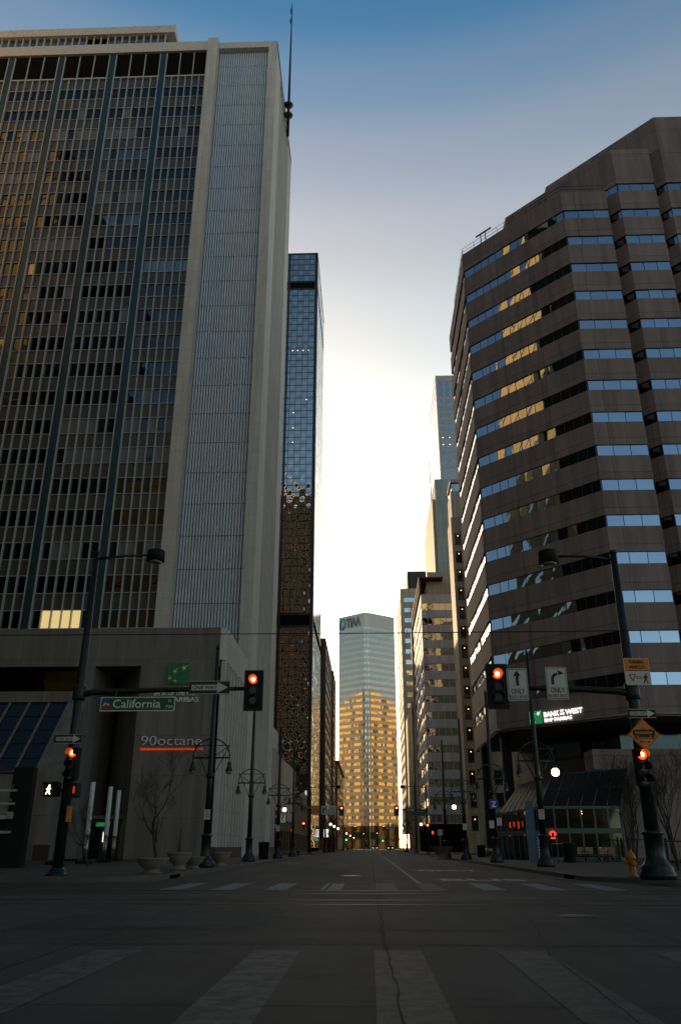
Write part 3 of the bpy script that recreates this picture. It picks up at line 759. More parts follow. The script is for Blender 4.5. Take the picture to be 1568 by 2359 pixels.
# glazed atrium
A = thing('glass_atrium', 'low glass and steel entrance atrium with sloping glazed roof under the brown block', 'building', (13.4, 66, 0))
e0, e1 = (13.1, 66.0), (19.2, 66.0); w0, w1 = (10.9, 70.5), (19.2, 66)
eave, ridge = 3.95, 6.9
mb = MB()
tl, tr = (15.4, 71.1, ridge-.2), (21.6, 71.1, ridge+.3)
mb.face([(13.1, 66, eave), (19.2, 66, eave), tr, tl])
mb.face([(10.9, 73.5, eave-.3), (13.1, 66, eave), tl, (13.6, 77, ridge-.6)])
mb.build('roof_glazing', 'roof_glass', A)
mb = MB()
for i in range(7):
    f = i/6
    a = Vector((13.1 + 6.1*f, 66, eave)); b2 = Vector(tl).lerp(Vector(tr), f)
    mb.tube([a + Vector((0,-.02,.03)), b2 + Vector((0,-.02,.05))], .035, 4)
a = Vector((13.1, 66, eave)).lerp(Vector(tl), .5); b2 = Vector((19.2, 66, eave)).lerp(Vector(tr), .5); mb.tube([a + Vector((0,0,.04)), b2 + Vector((0,0,.04))], .03, 4)
for i in range(9):
    f = i/8
    a = Vector((10.9, 73.5, eave-.3)).lerp(Vector((13.1, 66, eave)), f); b2 = Vector((13.6, 77, ridge-.6)).lerp(Vector(tl), f)
    mb.tube([a + Vector((-.02,0,.03)), b2 + Vector((-.02,0,.04))], .018, 4)
mb.tube([tl, tr], .05, 4); mb.tube([(19.25, 66, eave), (21.65, 71.1, ridge+.3)], .09, 6)
mb.build('roof_bars', 'frame_grey', A)
mb = MB(); panes_strip(mb, (13.1, 66), (19.2, 66), .15, eave, 6); panes_strip(mb, (10.9, 73.5), (13.1, 66), .15, eave-.15, 8); mb.face([(19.2, 66, .15), (21.6, 71.1, .15), (21.6, 71.1, ridge), (19.2, 66, eave)])
mb.build('wall_glazing', 'shop_glass', A)
mb = MB()
for i in range(7):
    x = 13.1 + 6.1*i/6; mb.box(x-.07, x+.07, 65.9, 66.02, .15, eave)
mb.box(13.0, 19.3, 65.86, 66.0, eave-.14, eave+.06); mb.box(13.0, 19.3, 65.88, 66.0, 2.05, 2.42); mb.box(13.0, 19.3, 65.9, 66.0, .15, .4)
for i in range(9):
    f = i/8; x, y = 10.9 + 2.2*f, 73.5 - 7.5*f
    mb.box(x-.07, x+.03, y-.05, y+.05, .15, eave-.3+.3*f)
mb.extr([(10.8, 73.5, 1.95), (13.0, 66.0, 1.95), (13.0, 66, 2.3), (10.8, 73.5, 2.3)], (.08, .02, 0)); mb.extr([(10.8, 73.5, eave-.4), (13.0, 66.0, eave-.12), (13.0, 66, eave+.05), (10.8, 73.5, eave-.22)], (.08, .02, 0))
mb.build('wall_frame', 'frame_grey', A)
mb = MB()
for x, z in ((16.2, 3.62), (16.22, 3.45), (17.3, 1.05), (17.55, 1.06), (17.8, 1.04)): mb.lathe([(.001, -.05), (.05, 0), (.001, .05)], (x, 65.85, z), 8)
mb.build('lamp_bulb', 'warm_bulb', A)
ne = thing('neon_sign', 'small round red neon sign glowing in the atrium window', 'neon sign', (13.84, 65.7, 1.9))
mb = MB(); R0 = .16
mb.tube([(13.84+R0*math.cos(R_(a)), 65.75, 2.0+R0*math.sin(R_(a))) for a in range(-50, 231, 20)], .045, 6)
for a in range(0, 181, 30): mb.tube([(13.84+.2*math.cos(R_(a)), 65.75, 2.0+.2*math.sin(R_(a))), (13.84+.29*math.cos(R_(a)), 65.75, 2.0+.27*math.sin(R_(a)))], .03, 5)
mb.tube([(13.68, 65.75, 1.72), (14.0, 65.75, 1.72)], .06, 6); mb.build('tube', 'neon_red', ne)
ob = MB()
for (x, y, z) in ((11.6, 71.2, 1.95), (12.35, 68.6, 1.97), (12.5, 68.1, 1.97)): ob.lathe([(.001, -.07), (.07, 0), (.001, .07)], (x-.12, y-.05, z), 8)
for i in range(5): ob.box(11.5+.22*i, 11.62+.22*i, 71.3-.75*i-.2, 71.4-.75*i-.2, 2.55+random.uniform(-.1, .1), 3.0)
tag(ob.build('red_window_light', 'hand_glow'), 'cluster of small dim red lights inside the atrium side windows', 'lights')

# lit bank sign on the oblique face
def obl(x0, y0): return Matrix(((.7071, .7071, 0), (-.7071, .7071, 0), (0, 0, 1)))
ROT = Matrix.Rotation(R_(-45), 3, 'Z')
bs = thing('lit_bank_sign', 'lit white bank name with green emblem on the brown block above its overhang', 'sign', (15.0, 76.9, 11.5))
def op(t, z, out=.1):                                               # t metres along the oblique face from its far end
    return (12.4 + .7071*t - .7071*out, 79.6 - .7071*t - .7071*out, z)
mb = MB(); t0_, t1_ = 3.85, 5.15
mb.extr([op(t0_, 11.62, .14), op(t1_, 11.62, .14), op(t1_, 12.78, .14), op(t0_, 12.78, .14)], (.06, .06, 0)); mb.build('board', 'bank_green_lit', bs)
mb = MB()
for (u, v, r, ro) in ((.76, .76, .20, -55), (.36, .60, .16, -35), (.14, .27, .14, 15), (.40, .13, .13, 75)):
    pts = []; cx, cz = t0_ + 1.3*u, 11.62 + 1.16*v
    for k in range(10):
        a = R_(90 + ro + 36*k); q = r*(1 if k % 2 == 0 else .3)*(1.7 if k == 0 else 1); pts.append(op(cx + q*math.cos(a), cz + q*math.sin(a), .17))
    mb.extr(pts, (.02, .02, 0))
mb.build('star_emblem', 'letters_lit', bs)
def otext(body, t, z, h, w, **k):
    p = op(t, z, .12); text('lettering', body, p[0], p[1], p[2], h, 'letters_lit', bs, width=w, mtx=ROT, depth=.03, bold=.025, **k)
otext('BANK', 5.42, 12.12, .44, 1.62); otext('OF', 7.15, 12.42, .18, .38); otext('THE', 7.1, 12.14, .18, .48); otext('WEST', 7.68, 12.12, .44, 1.75)
otext('BNP PARIBAS', 5.45, 11.68, .30, 2.85)

# ================================================================== buildings down the street
def grid_bars(mb, x0, x1, y, z0, z1, nx, nz, w=.05, d=.05, m=None):
    for i in range(nx+1): x = x0 + (x1-x0)*i/nx; mb.box(x-w/2, x+w/2, y-d, y+.02, z0, z1, m)
    for k in range(nz+1): z = z0 + (z1-z0)*k/nz; mb.box(x0, x1, y-d*.8, y+.02, z-w/2, z+w/2, m)
# dark glass tower
B = thing('glass_tower', 'dark glass skyscraper mirroring blue sky above and rippled buildings below, left of the street', 'building', (-13, 186, 0))
X0, X1 = -36.0, -13.0
MB().box(X0, X1, 186.2, 219, 0, 161.2).build('core', 'dark_void', B)
nx, pw = 14, 1.6
for (z0, z1, nz) in ((151.6, 161.4, 5), (53.0, 148.6, 48), (1, 49.5, 25)):
    mb = MB(); dz = (z1-z0)/nz
    for i in range(nx):
        for k in range(nz):
            xa = X1 - .7 - pw*(i+1); j = [random.uniform(-.011, .011) for _ in range(3)]
            if k*dz + z0 < 86: j = [q*1.6 for q in j]
            mb.face([(xa, 186+j[0], z0+dz*k), (xa+pw, 186+j[1], z0+dz*k), (xa+pw, 186+j[2], z0+dz*(k+1)), (xa, 186+j[0]+j[2]-j[1], z0+dz*(k+1))])
    mb.build('front_glazing', 'blue_glass', B)
    mb = MB(); grid_bars(mb, X1-.7-pw*nx, X1-.7, 186, z0, z1, nx, nz, .11, .09); mb.build('front_grid', 'dark_mullion', B)
    mb = MB(); ny = 22
    for i in range(ny):
        for k in range(nz):
            ya, yb = 187 + 31.5*i/ny, 187 + 31.5*(i+1)/ny; j = random.uniform(-.006, .006)
            mb.face([(X1+.03, ya, z0+dz*k), (X1+.03+j, yb, z0+dz*k), (X1+.03+j, yb, z0+dz*(k+1)), (X1+.03, ya, z0+dz*(k+1))])
    mb.build('side_glazing', 'far_glass', B)
    mb = MB()
    for i in range(ny+1): y = 187+31.5*i/ny; mb.box(X1, X1+.038, y-.05, y+.05, z0, z1)
    for k in range(nz+1): z = z0+dz*k; mb.box(X1, X1+.036, 187, 218.5, z-.05, z+.05)
    mb.build('side_grid', 'dark_mullion', B)
mb = MB()
for (z0, z1) in ((148.6, 151.6), (49.5, 53)): mb.box(X0, X1+.05, 185.95, 219, z0, z0+.5); mb.box(X0, X1+.05, 185.95, 219, z1-.5, z1)
mb.box(X1-.7, X1+.1, 185.9, 187, 0, 161.6); mb.box(X0, X1+.1, 185.9, 219.2, 161.2, 161.7); mb.box(-21.4, -20.8, 185.9, 186.2, 0, 161.2)
mb.build('corner_trim', 'dark_mullion', B)
mb = MB()
for (x, z) in ((-19.6, 127.9), (-18.2, 127.9), (-16.7, 127.9), (-15.2, 127.9), (-15.5, 112.2), (-18.9, 108.2), (-18.9, 103.6), (-18.9, 99.3)): mb.box(x-.14, x+.14, 185.93, 185.97, z-.1, z+.1)
mb.build('ceiling_light', 'ceiling_lit', B)

def banded(root, x0, x1, y0, y1, top, base, z_first, fh, wh, wallm, glassm, nfl, nf, ns, face='both', sidex=None, fin=None, pier=0, mull='mullion'):
    """floors of ribbon windows: spandrel bands and a window strip for each floor on the front and on the street side"""
    sx = sidex
    MB().box(x0+.2, x1-.2, y0+.2, y1-.2, base, top-.3).build('core', 'dark_void', root)
    z = z_first; lastb = top
    mbw = MB()
    for k in range(nfl):
        mbw.box(x0, x1, y0, y1, z, lastb); lastb = z - wh
        o = MB(); fr = MB()
        panes_strip(o, (x0+pier, y0+.14), (x1-pier, y0+.14), z-wh, z, nf, .012)
        bars_strip(fr, (x0+pier, y0+.14), (x1-pier, y0+.14), z-wh, z, [i/nf for i in range(nf+1)], .09, .07)
        if sx is not None:
            p0, p1 = ((x0+.14, y1-pier), (x0+.14, y0+pier)) if sx < 0 else ((x1-.14, y0+pier), (x1-.14, y1-pier))
            o2 = MB(); fr2 = MB(); panes_strip(o2, p0, p1, z-wh, z, ns, .012); bars_strip(fr2, p0, p1, z-wh, z, [i/ns for i in range(ns+1)], .09, .012)
        for zz in (z-wh, z-.07):
            fr.box(x0+pier, x1-pier, y0+.09, y0+.15, zz, zz+.07)
            if sx is not None: xs_ = x0+.13 if sx < 0 else x1-.15; fr2.box(xs_, xs_+.02, y0+.1, y1-pier, zz, zz+.07)
        w = o.build('window_band', glassm, root); fr.build('frame', mull, w)
        if sx is not None: w2 = o2.build('side_window_band', glassm, root); fr2.build('frame', mull, w2)
        if pier:
            for (xa, xb, ya, yb) in ((x0, x0+pier, y0, y0+pier), (x1-pier, x1, y0, y0+pier), (x0, x0+pier, y1-pier, y1), (x1-pier, x1, y1-pier, y1)):
                mbw.box(xa, xb, ya, yb, z-wh, z)
        z -= fh
    mbw.box(x0, x1, y0, y1, base, lastb)
    mbw.build('wall', wallm, root)

B3 = thing('brown_building', 'dark brown office block with gold mirroring side, beyond the dark glass tower', 'building', (-13, 246, 0))
banded(B3, -40, -13, 246, 290, 61.6, 4.5, 60.0, 3.55, 2.1, 'dark_brown', 'brown_glass', 15, 14, 26, sidex=1, pier=2.2, mull='dark_mullion')
mb = MB()
for k in range(15): mb.box(-17.6, -15.6, 245.9, 246.0, 60-3.55*k-2.0, 60-3.55*k-.2)
B4 = thing('narrow_dark_building', 'narrow dark office block beyond the brown one on the left side', 'building', (-13, 302, 0))
banded(B4, -40, -13, 302, 326, 63.0, 4.5, 61.5, 3.6, 2.2, 'dark_brown', 'brown_glass', 15, 12, 16, sidex=1, pier=1.2, mull='dark_mullion')
B5 = thing('brick_building', 'low red brick building with cornice at the far left end of the street', 'building', (-13, 345, 0))
MB().box(-40, -13, 345, 420, 0, 33).build('wall', 'red_brick', B5); MB().box(-40.5, -12.3, 344.3, 420.5, 33, 34.2).build('cornice', 'dark_brown', B5)
for k in range(7):
    mb = MB()
    for i in range(14): MB().box(-13.02, -12.95, 347+5*i, 349.4+5*i, 5+4*k, 7.2+4*k).build('window', 'brown_glass', B5)
# store with striped awning
B2 = thing('corner_store', 'low pale corner store with striped awning between the left tower and the dark glass tower', 'building', (-13, 119, 0))
MB().box(-40, -13.2, 119.5, 150, 4.9, 13.6).build('upper_wall', 'tan_panel', B2)
MB().box(-40, -13.4, 119.6, 150, .15, 4.9).build('ground_wall', 'dark_brown', B2)
mb = MB()
for i in range(6): MB().box(-13.42, -13.3, 121+4.6*i, 124.6+4.6*i, .6, 3.4).build('shop_window', 'shop_dark', B2)
for i in range(4): MB().box(-18.5-4*i, -15.4-4*i, 119.45, 119.6, .6, 3.4).build('shop_window', 'shop_dark', B2)
for z, m_ in ((5.6, 'awning_red'), (5.0, 'awning_white'), (4.4, 'awning_green'), (3.8, 'awning_white'), (3.4, 'awning_red')):
    MB().box(-20, -12.6, 118.9-.002*z, 119.45, z-.22 if m_ == 'awning_white' else z-.35, z+.25).build('fascia_stripe', m_, B2)
sg = thing('store_sign', 'white and green box sign with orange and red seven beside the left street', 'sign', (-11.9, 118, 4.1))
MB().box(-12.4, -11.5, 117.9, 118.2, 4.1, 5.5).build('box', 'sign_green', sg)
MB().box(-12.28, -11.62, 117.86, 117.89, 4.22, 5.38).build('face', 'sign7', sg)
text('lettering', '7', -12.2, 117.84, 4.65, .62, 'sign_red', sg, width=.5, bold=.05); text('lettering', 'ELEVEN', -12.22, 117.84, 4.72, .13, 'sign_orange', sg, width=.54)
text('lettering', 'I', -12.05, 117.84, 4.3, .25, 'sign_orange', sg, width=.16, bold=.05)
MB().box(-13.2, -12.4, 118, 118.1, 4.7, 4.8).build('bracket', 'black_paint', sg)
# plain low neighbours closing the gaps at street level
Bn = thing('storefront_row', 'dark low storefront row in front of the dark glass tower', 'building', (-13, 150, 0))
MB().box(-36, -13.3, 150, 184, .15, 8.5).build('wall', 'dark_brown', Bn)
mb = MB()
for i in range(8): MB().box(-13.32, -13.2, 151+4*i, 154.2+4*i, .5, 3.3).build('shop_window', 'shop_dark', Bn)
MB().box(-36, -13.0, 150, 184, 8.5, 9.1).build('cornice', 'soffit', Bn)
lit = MB().box(-12.6, -11.3, 236, 236.2, 3.6, 5.6).build('lit_poster', 'panel_lit')
mbm = MB()
for i in range(3): mbm.extr([(-12.5+.45*i, 235.95, 3.7), (-12.35+.45*i, 235.95, 3.7), (-12.05+.45*i, 235.95, 5.5), (-12.2+.45*i, 235.95, 5.5)], (0, .03, 0))
mbm.build('pattern', 'sign_black', lit); tag(lit, 'bright white lit panel with black slanted strokes on the far left pavement', 'sign')

# ---- right side
C1 = thing('white_banded_building', 'office block with pale panel bands and ribbon windows on the right side of the street', 'building', (12.4, 177, 0))
banded(C1, 12.4, 40, 177, 214, 54.6, 5.5, 52.6, 3.48, 1.72, 'white_panel', 'far_glass', 14, 20, 26, sidex=-1, pier=.0)
MB().box(11.9, 13.2, 213, 214.6, 0, 56).build('end_pier', 'gold_panel', C1)
mb = MB().box(14, 40, 179, 212, 54.6, 58.5); mb.build('penthouse', 'tan_panel', C1)
mb = MB().box(12.0, 17.6, 176.2, 214, 58.3, 58.6); mb.build('roof_canopy', 'dark_brown', C1)
mb = MB()
for i in range(24): mb.box(12.1, 12.5, 177+i*1.5, 177.3+i*1.5, 55.2, 58.3)
mb.build('canopy_fins', 'dark_brown', C1)
MB().box(12.35, 40, 176.8, 215, .15, 5.3).build('ground_wall', 'dark_void', C1)
MB().box(14.5, 40, 183, 205, 58.6, 62).build('plant_room', 'tan_panel', C1)
C2 = thing('tan_stone_building', 'tan stone building with lamp-lit narrow windows behind the brown block', 'building', (14.2, 130, 0))
XL = 16.95
MB().box(XL, 66, 148, 155, .15, 61.8).build('wall', 'tan_stone', C2)
MB().box(XL+.3, 66, 148.4, 155, 61.8, 67.7).build('upper_wall', 'tan_panel', C2)
MB().box(XL+.3, 66, 148.3, 155, 69.6, 70.3).build('roof_edge', 'tan_panel', C2)
MB().box(XL+.5, 65, 148.7, 154.8, 67.7, 69.6).build('penthouse_glazing', 'blue_glass', C2)
MB().tube([(20.2, 150, 70.3), (20.2, 150, 73.5)], .12, 6).build('roof_vent', 'black_paint', C2)
for k in range(15):
    z = 58.3 - 3.734*k
    if z < 3: break
    for x, dbl in ((18.1, 0), (22.9, 1), (27.8, 1), (32.6, 1)):
        if dbl and z > 16: continue
        w = .48 if not dbl else .85
        fr = MB().box(x-w-.12, x+w+.12, 147.9, 148.0, z-2.4, z-2.2); fr.box(x-w-.06, x+w+.06, 147.93, 148.0, z-2.2, z+.05)
        o = fr.build('window_frame', 'dark_brown', C2)
        mb = MB()
        for q in range(2 if not dbl else 4):
            nq = 2 if not dbl else 4; xa = x - w + 2*w*q/nq; mb.face([(xa+.04, 147.92, z-2.15), (xa+2*w/nq-.04, 147.92, z-2.15), (xa+2*w/nq-.04, 147.92, z), (xa+.04, 147.92, z)])
        mb.build('pane', 'shop_glass', o)
        if not dbl: MB().box(x-.09, x+.09, 147.86, 147.9, z-.62, z-.44).build('bulb', 'warm_bulb' if k > 2 else 'ceiling_lit', o)
C4 = thing('grey_slab_building', 'blank grey green slab tower with a rooftop mast behind the pale banded block', 'building', (21, 222, 0))
MB().box(21.1, 25.3, 222, 262, .15, 104.8).build('wall', 'grey_slab', C4)
MB().box(20.3, 21.05, 224, 261, .15, 99).build('side_panel', 'gold_panel', C4)
MB().tube([(20.7, 230, 99), (20.5, 230, 115)], [.16, .07], 6).build('mast', 'black_paint', C4)
C3 = thing('gold_banded_building', 'tan banded office block with golden street side, far along the right side', 'building', (12.4, 285, 0))
banded(C3, 12.4, 40, 285, 326, 89.6, 5.5, 86.2, 3.85, 1.75, 'gold_panel', 'far_glass', 21, 14, 30, sidex=-1, pier=1.3)
MB().box(15.5, 38, 290, 320, 89.6, 98).build('plant_room', 'dark_brown', C3)
MB().box(12.9, 40, 240, 284, .15, 41).build('neighbour_wall', 'dark_brown', C3)
C5 = thing('blue_window_skyscraper', 'very tall tan skyscraper with square blue windows, rising behind the brown block', 'building', (34.3, 330, 0))
MB().box(34.3, 75, 330, 368, 0, 210.2).build('wall', 'tan_panel', C5)
zr = 200.9
mb = MB(); mb2 = MB()
rows = [207.4, 204.2] + [200.9 - 3.72*k for k in range(46)]
rest = MB(); side = MB()
for k, z in enumerate(rows):
    h = 3.0 if k < 2 else 2.25
    for i in range(10):
        x = 35.5 + 3.05*i; q = random.uniform(-.01, .01); own = i < 3 and k < 30
        mb = MB() if own else rest
        mb.face([(x, 329.95, z-h), (x+2.0, 329.95+q, z-h), (x+2.0, 329.95+q, z), (x, 329.95, z)])
        if own: mb.build('window', 'band_glass', C5)
    side.face([(34.27, 367.5, z-h-.4), (34.27, 330.5, z-h-.4), (34.27, 330.5, z+.6), (34.27, 367.5, z+.6)])
struct(rest.build('window', 'band_glass', C5), 'stuff'); side.build('side_glazing', 'far_glass', C5)
mb = MB()
for (x, z) in ((36.3, 176.6), (39.4, 176.6), (36.3, 173), (39.4, 173), (42.5, 169.2)): mb.box(x-.3, x+.3, 329.9, 329.94, z-.3, z+.1)
mb.build('ceiling_light', 'ceiling_lit', C5)

# ---- the tower that closes the street
E_ = thing('end_tower', 'pale glass tower set corner-on closing the street, mirroring gold on its lower half', 'building', (-.9, 480, 0))
L0, C0, R0_, BK = Vector((-17.9, 493.2)), Vector((-.9, 480)), Vector((17.1, 493.6)), Vector((-.2, 508))
cA, cB = C0 + (L0-C0).normalized()*1.6, C0 + (R0_-C0).normalized()*1.6
cA, cB = C0 + (L0-C0).normalized()*3.0, C0 + (R0_-C0).normalized()*3.0
mid = [tuple(cA*(1-t)**2 + C0*2*t*(1-t) + cB*t*t) for t in (0, .17, .33, .5, .67, .83, 1)]
pol = [(L0.x, L0.y)] + mid + [(R0_.x, R0_.y), (BK.x, BK.y)]
def inset(p, d): 
    c = Vector((-.3, 494)); return [((q[0]-c.x)*(1-d)+c.x, (q[1]-c.y)*(1-d)+c.y) for q in p]
MB().prism(inset(pol, .015), 0, 134).build('core', 'dark_void', E_)
z = 126.6; last = 135.3
for k in range(32):
    MB().prism(pol, z, last).build('spandrel_band', 'end_spandrel', E_)
    mb = MB(); fr = MB(); ins = inset(pol, .008)
    for a, b2, n in [(ins[0], ins[1], 16)] + [(ins[q], ins[q+1], 1) for q in range(1, 7)] + [(ins[7], ins[8], 16)]:
        panes_strip(mb, a, b2, z-1.75, z, n, .008); bars_strip(fr, a, b2, z-1.75, z, [i/n for i in range(n+1)], .18, .08)
    o = mb.build('window_band', 'end_glass', E_); fr.build('frame', 'mullion', o)
    last = z - 1.75; z -= 3.64
MB().prism(inset(pol, .01), 0, last).build('base_wall', 'podium_glass', E_)
MB().tube([(4.5, 492, 134), (4.5, 492, 138.8)], .12, 5).build('antenna', 'black_paint', E_)
MB().lathe([(.01, -.6), (.6, 0), (.01, .6)], (4.5, 492, 138.6), 8).build('antenna_dish', 'sign_red', E_)
ts = thing('tower_sign', 'dark blue company name with ring emblem high on the end tower', 'sign', (-17, 492, 124))
dirL = (C0-L0).normalized(); nrmL = Vector((dirL.y, -dirL.x))
ML = Matrix(((dirL.x, -nrmL.x, 0), (dirL.y, -nrmL.y, 0), (0, 0, 1)))
p = L0 + dirL*6.3 + nrmL*.3; text('lettering', 'TIAA', p.x, p.y, 127.8, 5.6, 'letter_navy', ts, width=11.2, mtx=ML, depth=.1, bold=.03)
def pe(u, z, o_=.3): q = L0 + dirL*u + nrmL*o_; return (q.x, q.y, z)
mb = MB(); mb.tube([pe(3.2+2.0*math.cos(R_(a)), 130.8+2.7*math.sin(R_(a))) for a in range(-60, 200, 20)], .65, 6, 'tiaa_teal')
mb.tube([pe(1.2, 131), pe(1.2, 127.4), pe(3.5, 127.4), pe(5, 129)], .65, 6, 'tiaa_blue'); mb.build('ring_emblem', 'tiaa_blue', ts)

# ---- unseen blocks added for their mirror reflections and the shade they cast
def back_block(x0, x1, y0, y1, h, label, m='backdrop_tan', name='unseen_block'):
    o = thing(name, label, 'building', (x0, y0, 0))
    MB().box(x0, x1, y0, y1, 0, h).build('wall', m, o)
    k = 0; z = 5
    while z < h-3:
        mb = MB(); mb.box(x0-.05, x1+.05, y0-.05, y1+.05, z, z+.9); mb.build('window_band', 'brown_glass', o); z += 7.8
    if m == 'block_tan':
        mb = MB().box(x1, x1+.12, y0, y1-1.0, 0, h-1); mb.build('side_glazing', 'louver', o)  # dark skin put on so this side mirrors as shade
    if y0 == 440:
        for i in range(7): MB().box(x0+8+25*i, x0+19+25*i, y1-.05, y1+.08, 0, h*(1 if i % 2 else .8)).build('dark_mirror_panel', 'bin_brown', o)  # dark panels added so the end tower mirrors gold and dark by turns
back_block(-112, -63, -10, 52, 142, 'unseen tall sunlit tan tower, shaped to be mirrored as gold patches in the oblique windows of the brown block', 'block_tan')
back_block(-170, -70, 80, 118, 93, 'unseen block added beyond the left edge to shade the lower part of the mirrored tan tower', 'dark_brown')
back_block(-75, -18, -110, -32, 105, 'unseen sunlit tan block, placed to be mirrored in the lower windows of the left tower')
back_block(15, 46, -120, -26, 120, 'unseen tan tower added behind the camera on the right to darken the street')
back_block(-220, -40, 440, 470, 96, 'long unseen sunlit tan block added to be mirrored in the left face of the end tower')
back_block(40, 220, 440, 470, 96, 'long unseen sunlit tan block added to be mirrored in the right face of the end tower')

# ================================================================== STREET FURNITURE
# ---- twin-arm street lamps
def make_lamp():
    r = thing('street_lamp', 'x', 'street lamp', (0,0,0), 'twin-arm street lamps along both kerbs')
    mb = MB().lathe([(.46, 0), (.46, .16), (.40, .22), (.42, .30), (.34, .40), (.27, .52), (.245, .62), (.235, 1.40), (.29, 1.44), (.29, 1.52), (.20, 1.56)], (0,0,0), 20)
    mb.build('base', 'pole_green', r)
    mb = MB().tube([(0,0,1.5), (0,0,4.3), (0,0,7.2), (0,0,11.0)], [.165, .15, .125, .085], 12)
    mb.lathe([(.10, 11.0), (.10, 11.12), (.05, 11.2), (.02, 11.35)], (0,0,0), 10)
    mb.lathe([(.16, 4.22), (.23, 4.28), (.23, 4.42), (.16, 4.48)], (0,0,0), 14); mb.build('pole', 'pole_green', r)
    mb = MB(); n = 22
    mb.tube([(.97*math.cos(math.pi*i/n), 0, 5.25 + .97*math.sin(math.pi*i/n)) for i in range(n+1)], .035, 6)
    mb.tube([(-.99, 0, 5.25), (.99, 0, 5.25)], .05, 6); mb.tube([(-.98, 0, 5.87), (.98, 0, 5.87)], .025, 5)
    for s in (-1, 1):
        mb.tube([(s*.16, 0, 4.36), (s*.92, 0, 5.87)], .024, 5); mb.tube([(s*.12, 0, 5.3), (s*.95, 0, 5.86)], .024, 5)
    mb.build('bracket', 'pole_green', r)
    for s in (-1, 1):
        mb = MB().tube([(s*.96, 0, 5.27), (s*.96, 0, 5.0)], .03, 6)
        mb.lathe([(.09, 5.03), (.10, 4.98), (.10, 4.84), (.12, 4.78), (.19, 4.60), (.185, 4.57)], (s*.96, 0, 0), 14)
        h = mb.build('lamp_shade', 'pole_green', r)
        MB().lathe([(.17, 4.60), (.165, 4.54), (.12, 4.46), (.05, 4.42), (.005, 4.41)], (s*.96, 0, 0), 14).build('globe', 'lamp_glass', h)
    return r
lamp0 = make_lamp()
def light_up(root, side):
    hs = [c for c in root.children if c.name.startswith('lamp_shade')]
    h = hs[side]; g = h.children[0]
    g.data = g.data.copy() if False else MB_globe(side)
def MB_globe(side):
    s = -1 if side == 0 else 1
    mb = MB(); mb.lathe([(.10, 4.86), (.19, 4.78), (.215, 4.66), (.19, 4.53), (.11, 4.46), (.005, 4.44)], (s*.96, 0, 0), 16)
    me = bpy.data.meshes.new('lit_globe'); me.from_pydata(mb.v, [], mb.f); me.materials.append(M['lamp_glow'])
    me.polygons.foreach_set('use_smooth', [True]*len(mb.f)); return me
lamps = [
    (-8.22, 43.2, None, 'nearest dark twin-arm street lamp on the left, beside the bowl planters'),
    (-8.55, 61.0, None, 'unlit twin-arm street lamp second along the left kerb, in front of the white pilasters'),
    (-8.15, 76.3, None, 'unlit twin-arm street lamp third along the left kerb, next to the black litter bin'),
    (-8.2, 91.5, 0, 'twin-arm street lamp with one lit globe above the seven store sign on the left'),
    (-7.9, 152, 1, 'first small lit lamp of the row far down the left pavement'),
    (-7.9, 168, 1, 'second small lit lamp of the row far down the left pavement'),
    (-7.9, 188, 1, 'third small lit lamp of the row far down the left pavement'),
    (-7.9, 256, 1, 'fourth small lit lamp of the row far down the left pavement'),
    (-7.9, 305, 1, 'tiny lit lamp well down the left pavement before the end tower'),
    (-7.9, 375, 1, 'tiniest lit lamp at the left end of the street by the end tower'),
    (9.05, 45.4, 1, 'near twin-arm street lamp with one glowing globe in front of the glass atrium'),
    (8.35, 57.8, None, 'unlit twin-arm street lamp carrying the blue Z sign'),
    (7.85, 71.5, None, 'unlit twin-arm street lamp third along the right kerb, left of the building columns'),
    (7.55, 86.0, 1, 'twin-arm street lamp with one lit globe fourth along the right kerb, by the stone bowl'),
    (8.1, 152, 1, 'small lit lamp far down the right pavement beside a red signal'),
    (7.9, 185, 0, 'smaller lit lamp further down the right pavement left of the red signals'),
]
for i, (x, y, lit_, lab) in enumerate(lamps):
    o = copy_tree(lamp0) if i else lamp0
    o.location = (x, y, .155); o['label'] = lab
for o, (x, y, lit_, lab) in zip([o for o in S.collection.objects if o.name.startswith('street_lamp')], lamps):
    if lit_ is not None: light_up(o, lit_)

# ---- traffic lights
def make_signal(plate=True):
    r = thing('traffic_light', 'x', 'traffic light', (0,0,0), 'traffic lights showing red')
    if plate: 
        mb = MB(); mb.prism([(-.37, .02), (.37, .02), (.37, .05), (-.37, .05)], -1.17, .39); mb.build('backplate', 'signal_body', r)
    mb = MB().box(-.19, .19, -.14, .16, -.97, .19)
    mb.tube([(0, .1, -.98), (0, .1, -1.0)], .1, 8); mb.build('housing', 'signal_body', r)
    for k in range(3):
        z = -.39*k
        mb = MB(); n = 14                                            # tunnel visor, open below
        ang = [R_(-25 + 230*i/n) for i in range(n+1)]
        for a0, a1 in zip(ang, ang[1:]):
            p = lambda a, y, q: (q*math.cos(a), y, z + q*math.sin(a))
            mb.face([p(a0, -.14, .165), p(a1, -.14, .165), p(a1, -.40, .165), p(a0, -.40, .165)]); mb.face([p(a1, -.14, .158), p(a0, -.14, .158), p(a0, -.40, .158), p(a1, -.40, .158)])
            mb.face([p(a0, -.40, .158), p(a0, -.40, .165), p(a1, -.40, .165), p(a1, -.40, .158)])
        mb.build('visor', 'signal_body', r)
        if k == 0:
            l_ = MB().disc_y((0, -.16, z), .155, n=20, d=.03).build('lens', 'red_glow', r)
            MB().disc_y((0, -.166, z), .075, n=16, d=.004).build('lens_centre', 'red_core', l_)
        else: MB().disc_y((0, -.16, z), .15, n=20, d=.03).build('lens', 'lens_dark', r)
    return r
sigP = make_signal(True); sigN = make_signal(False)
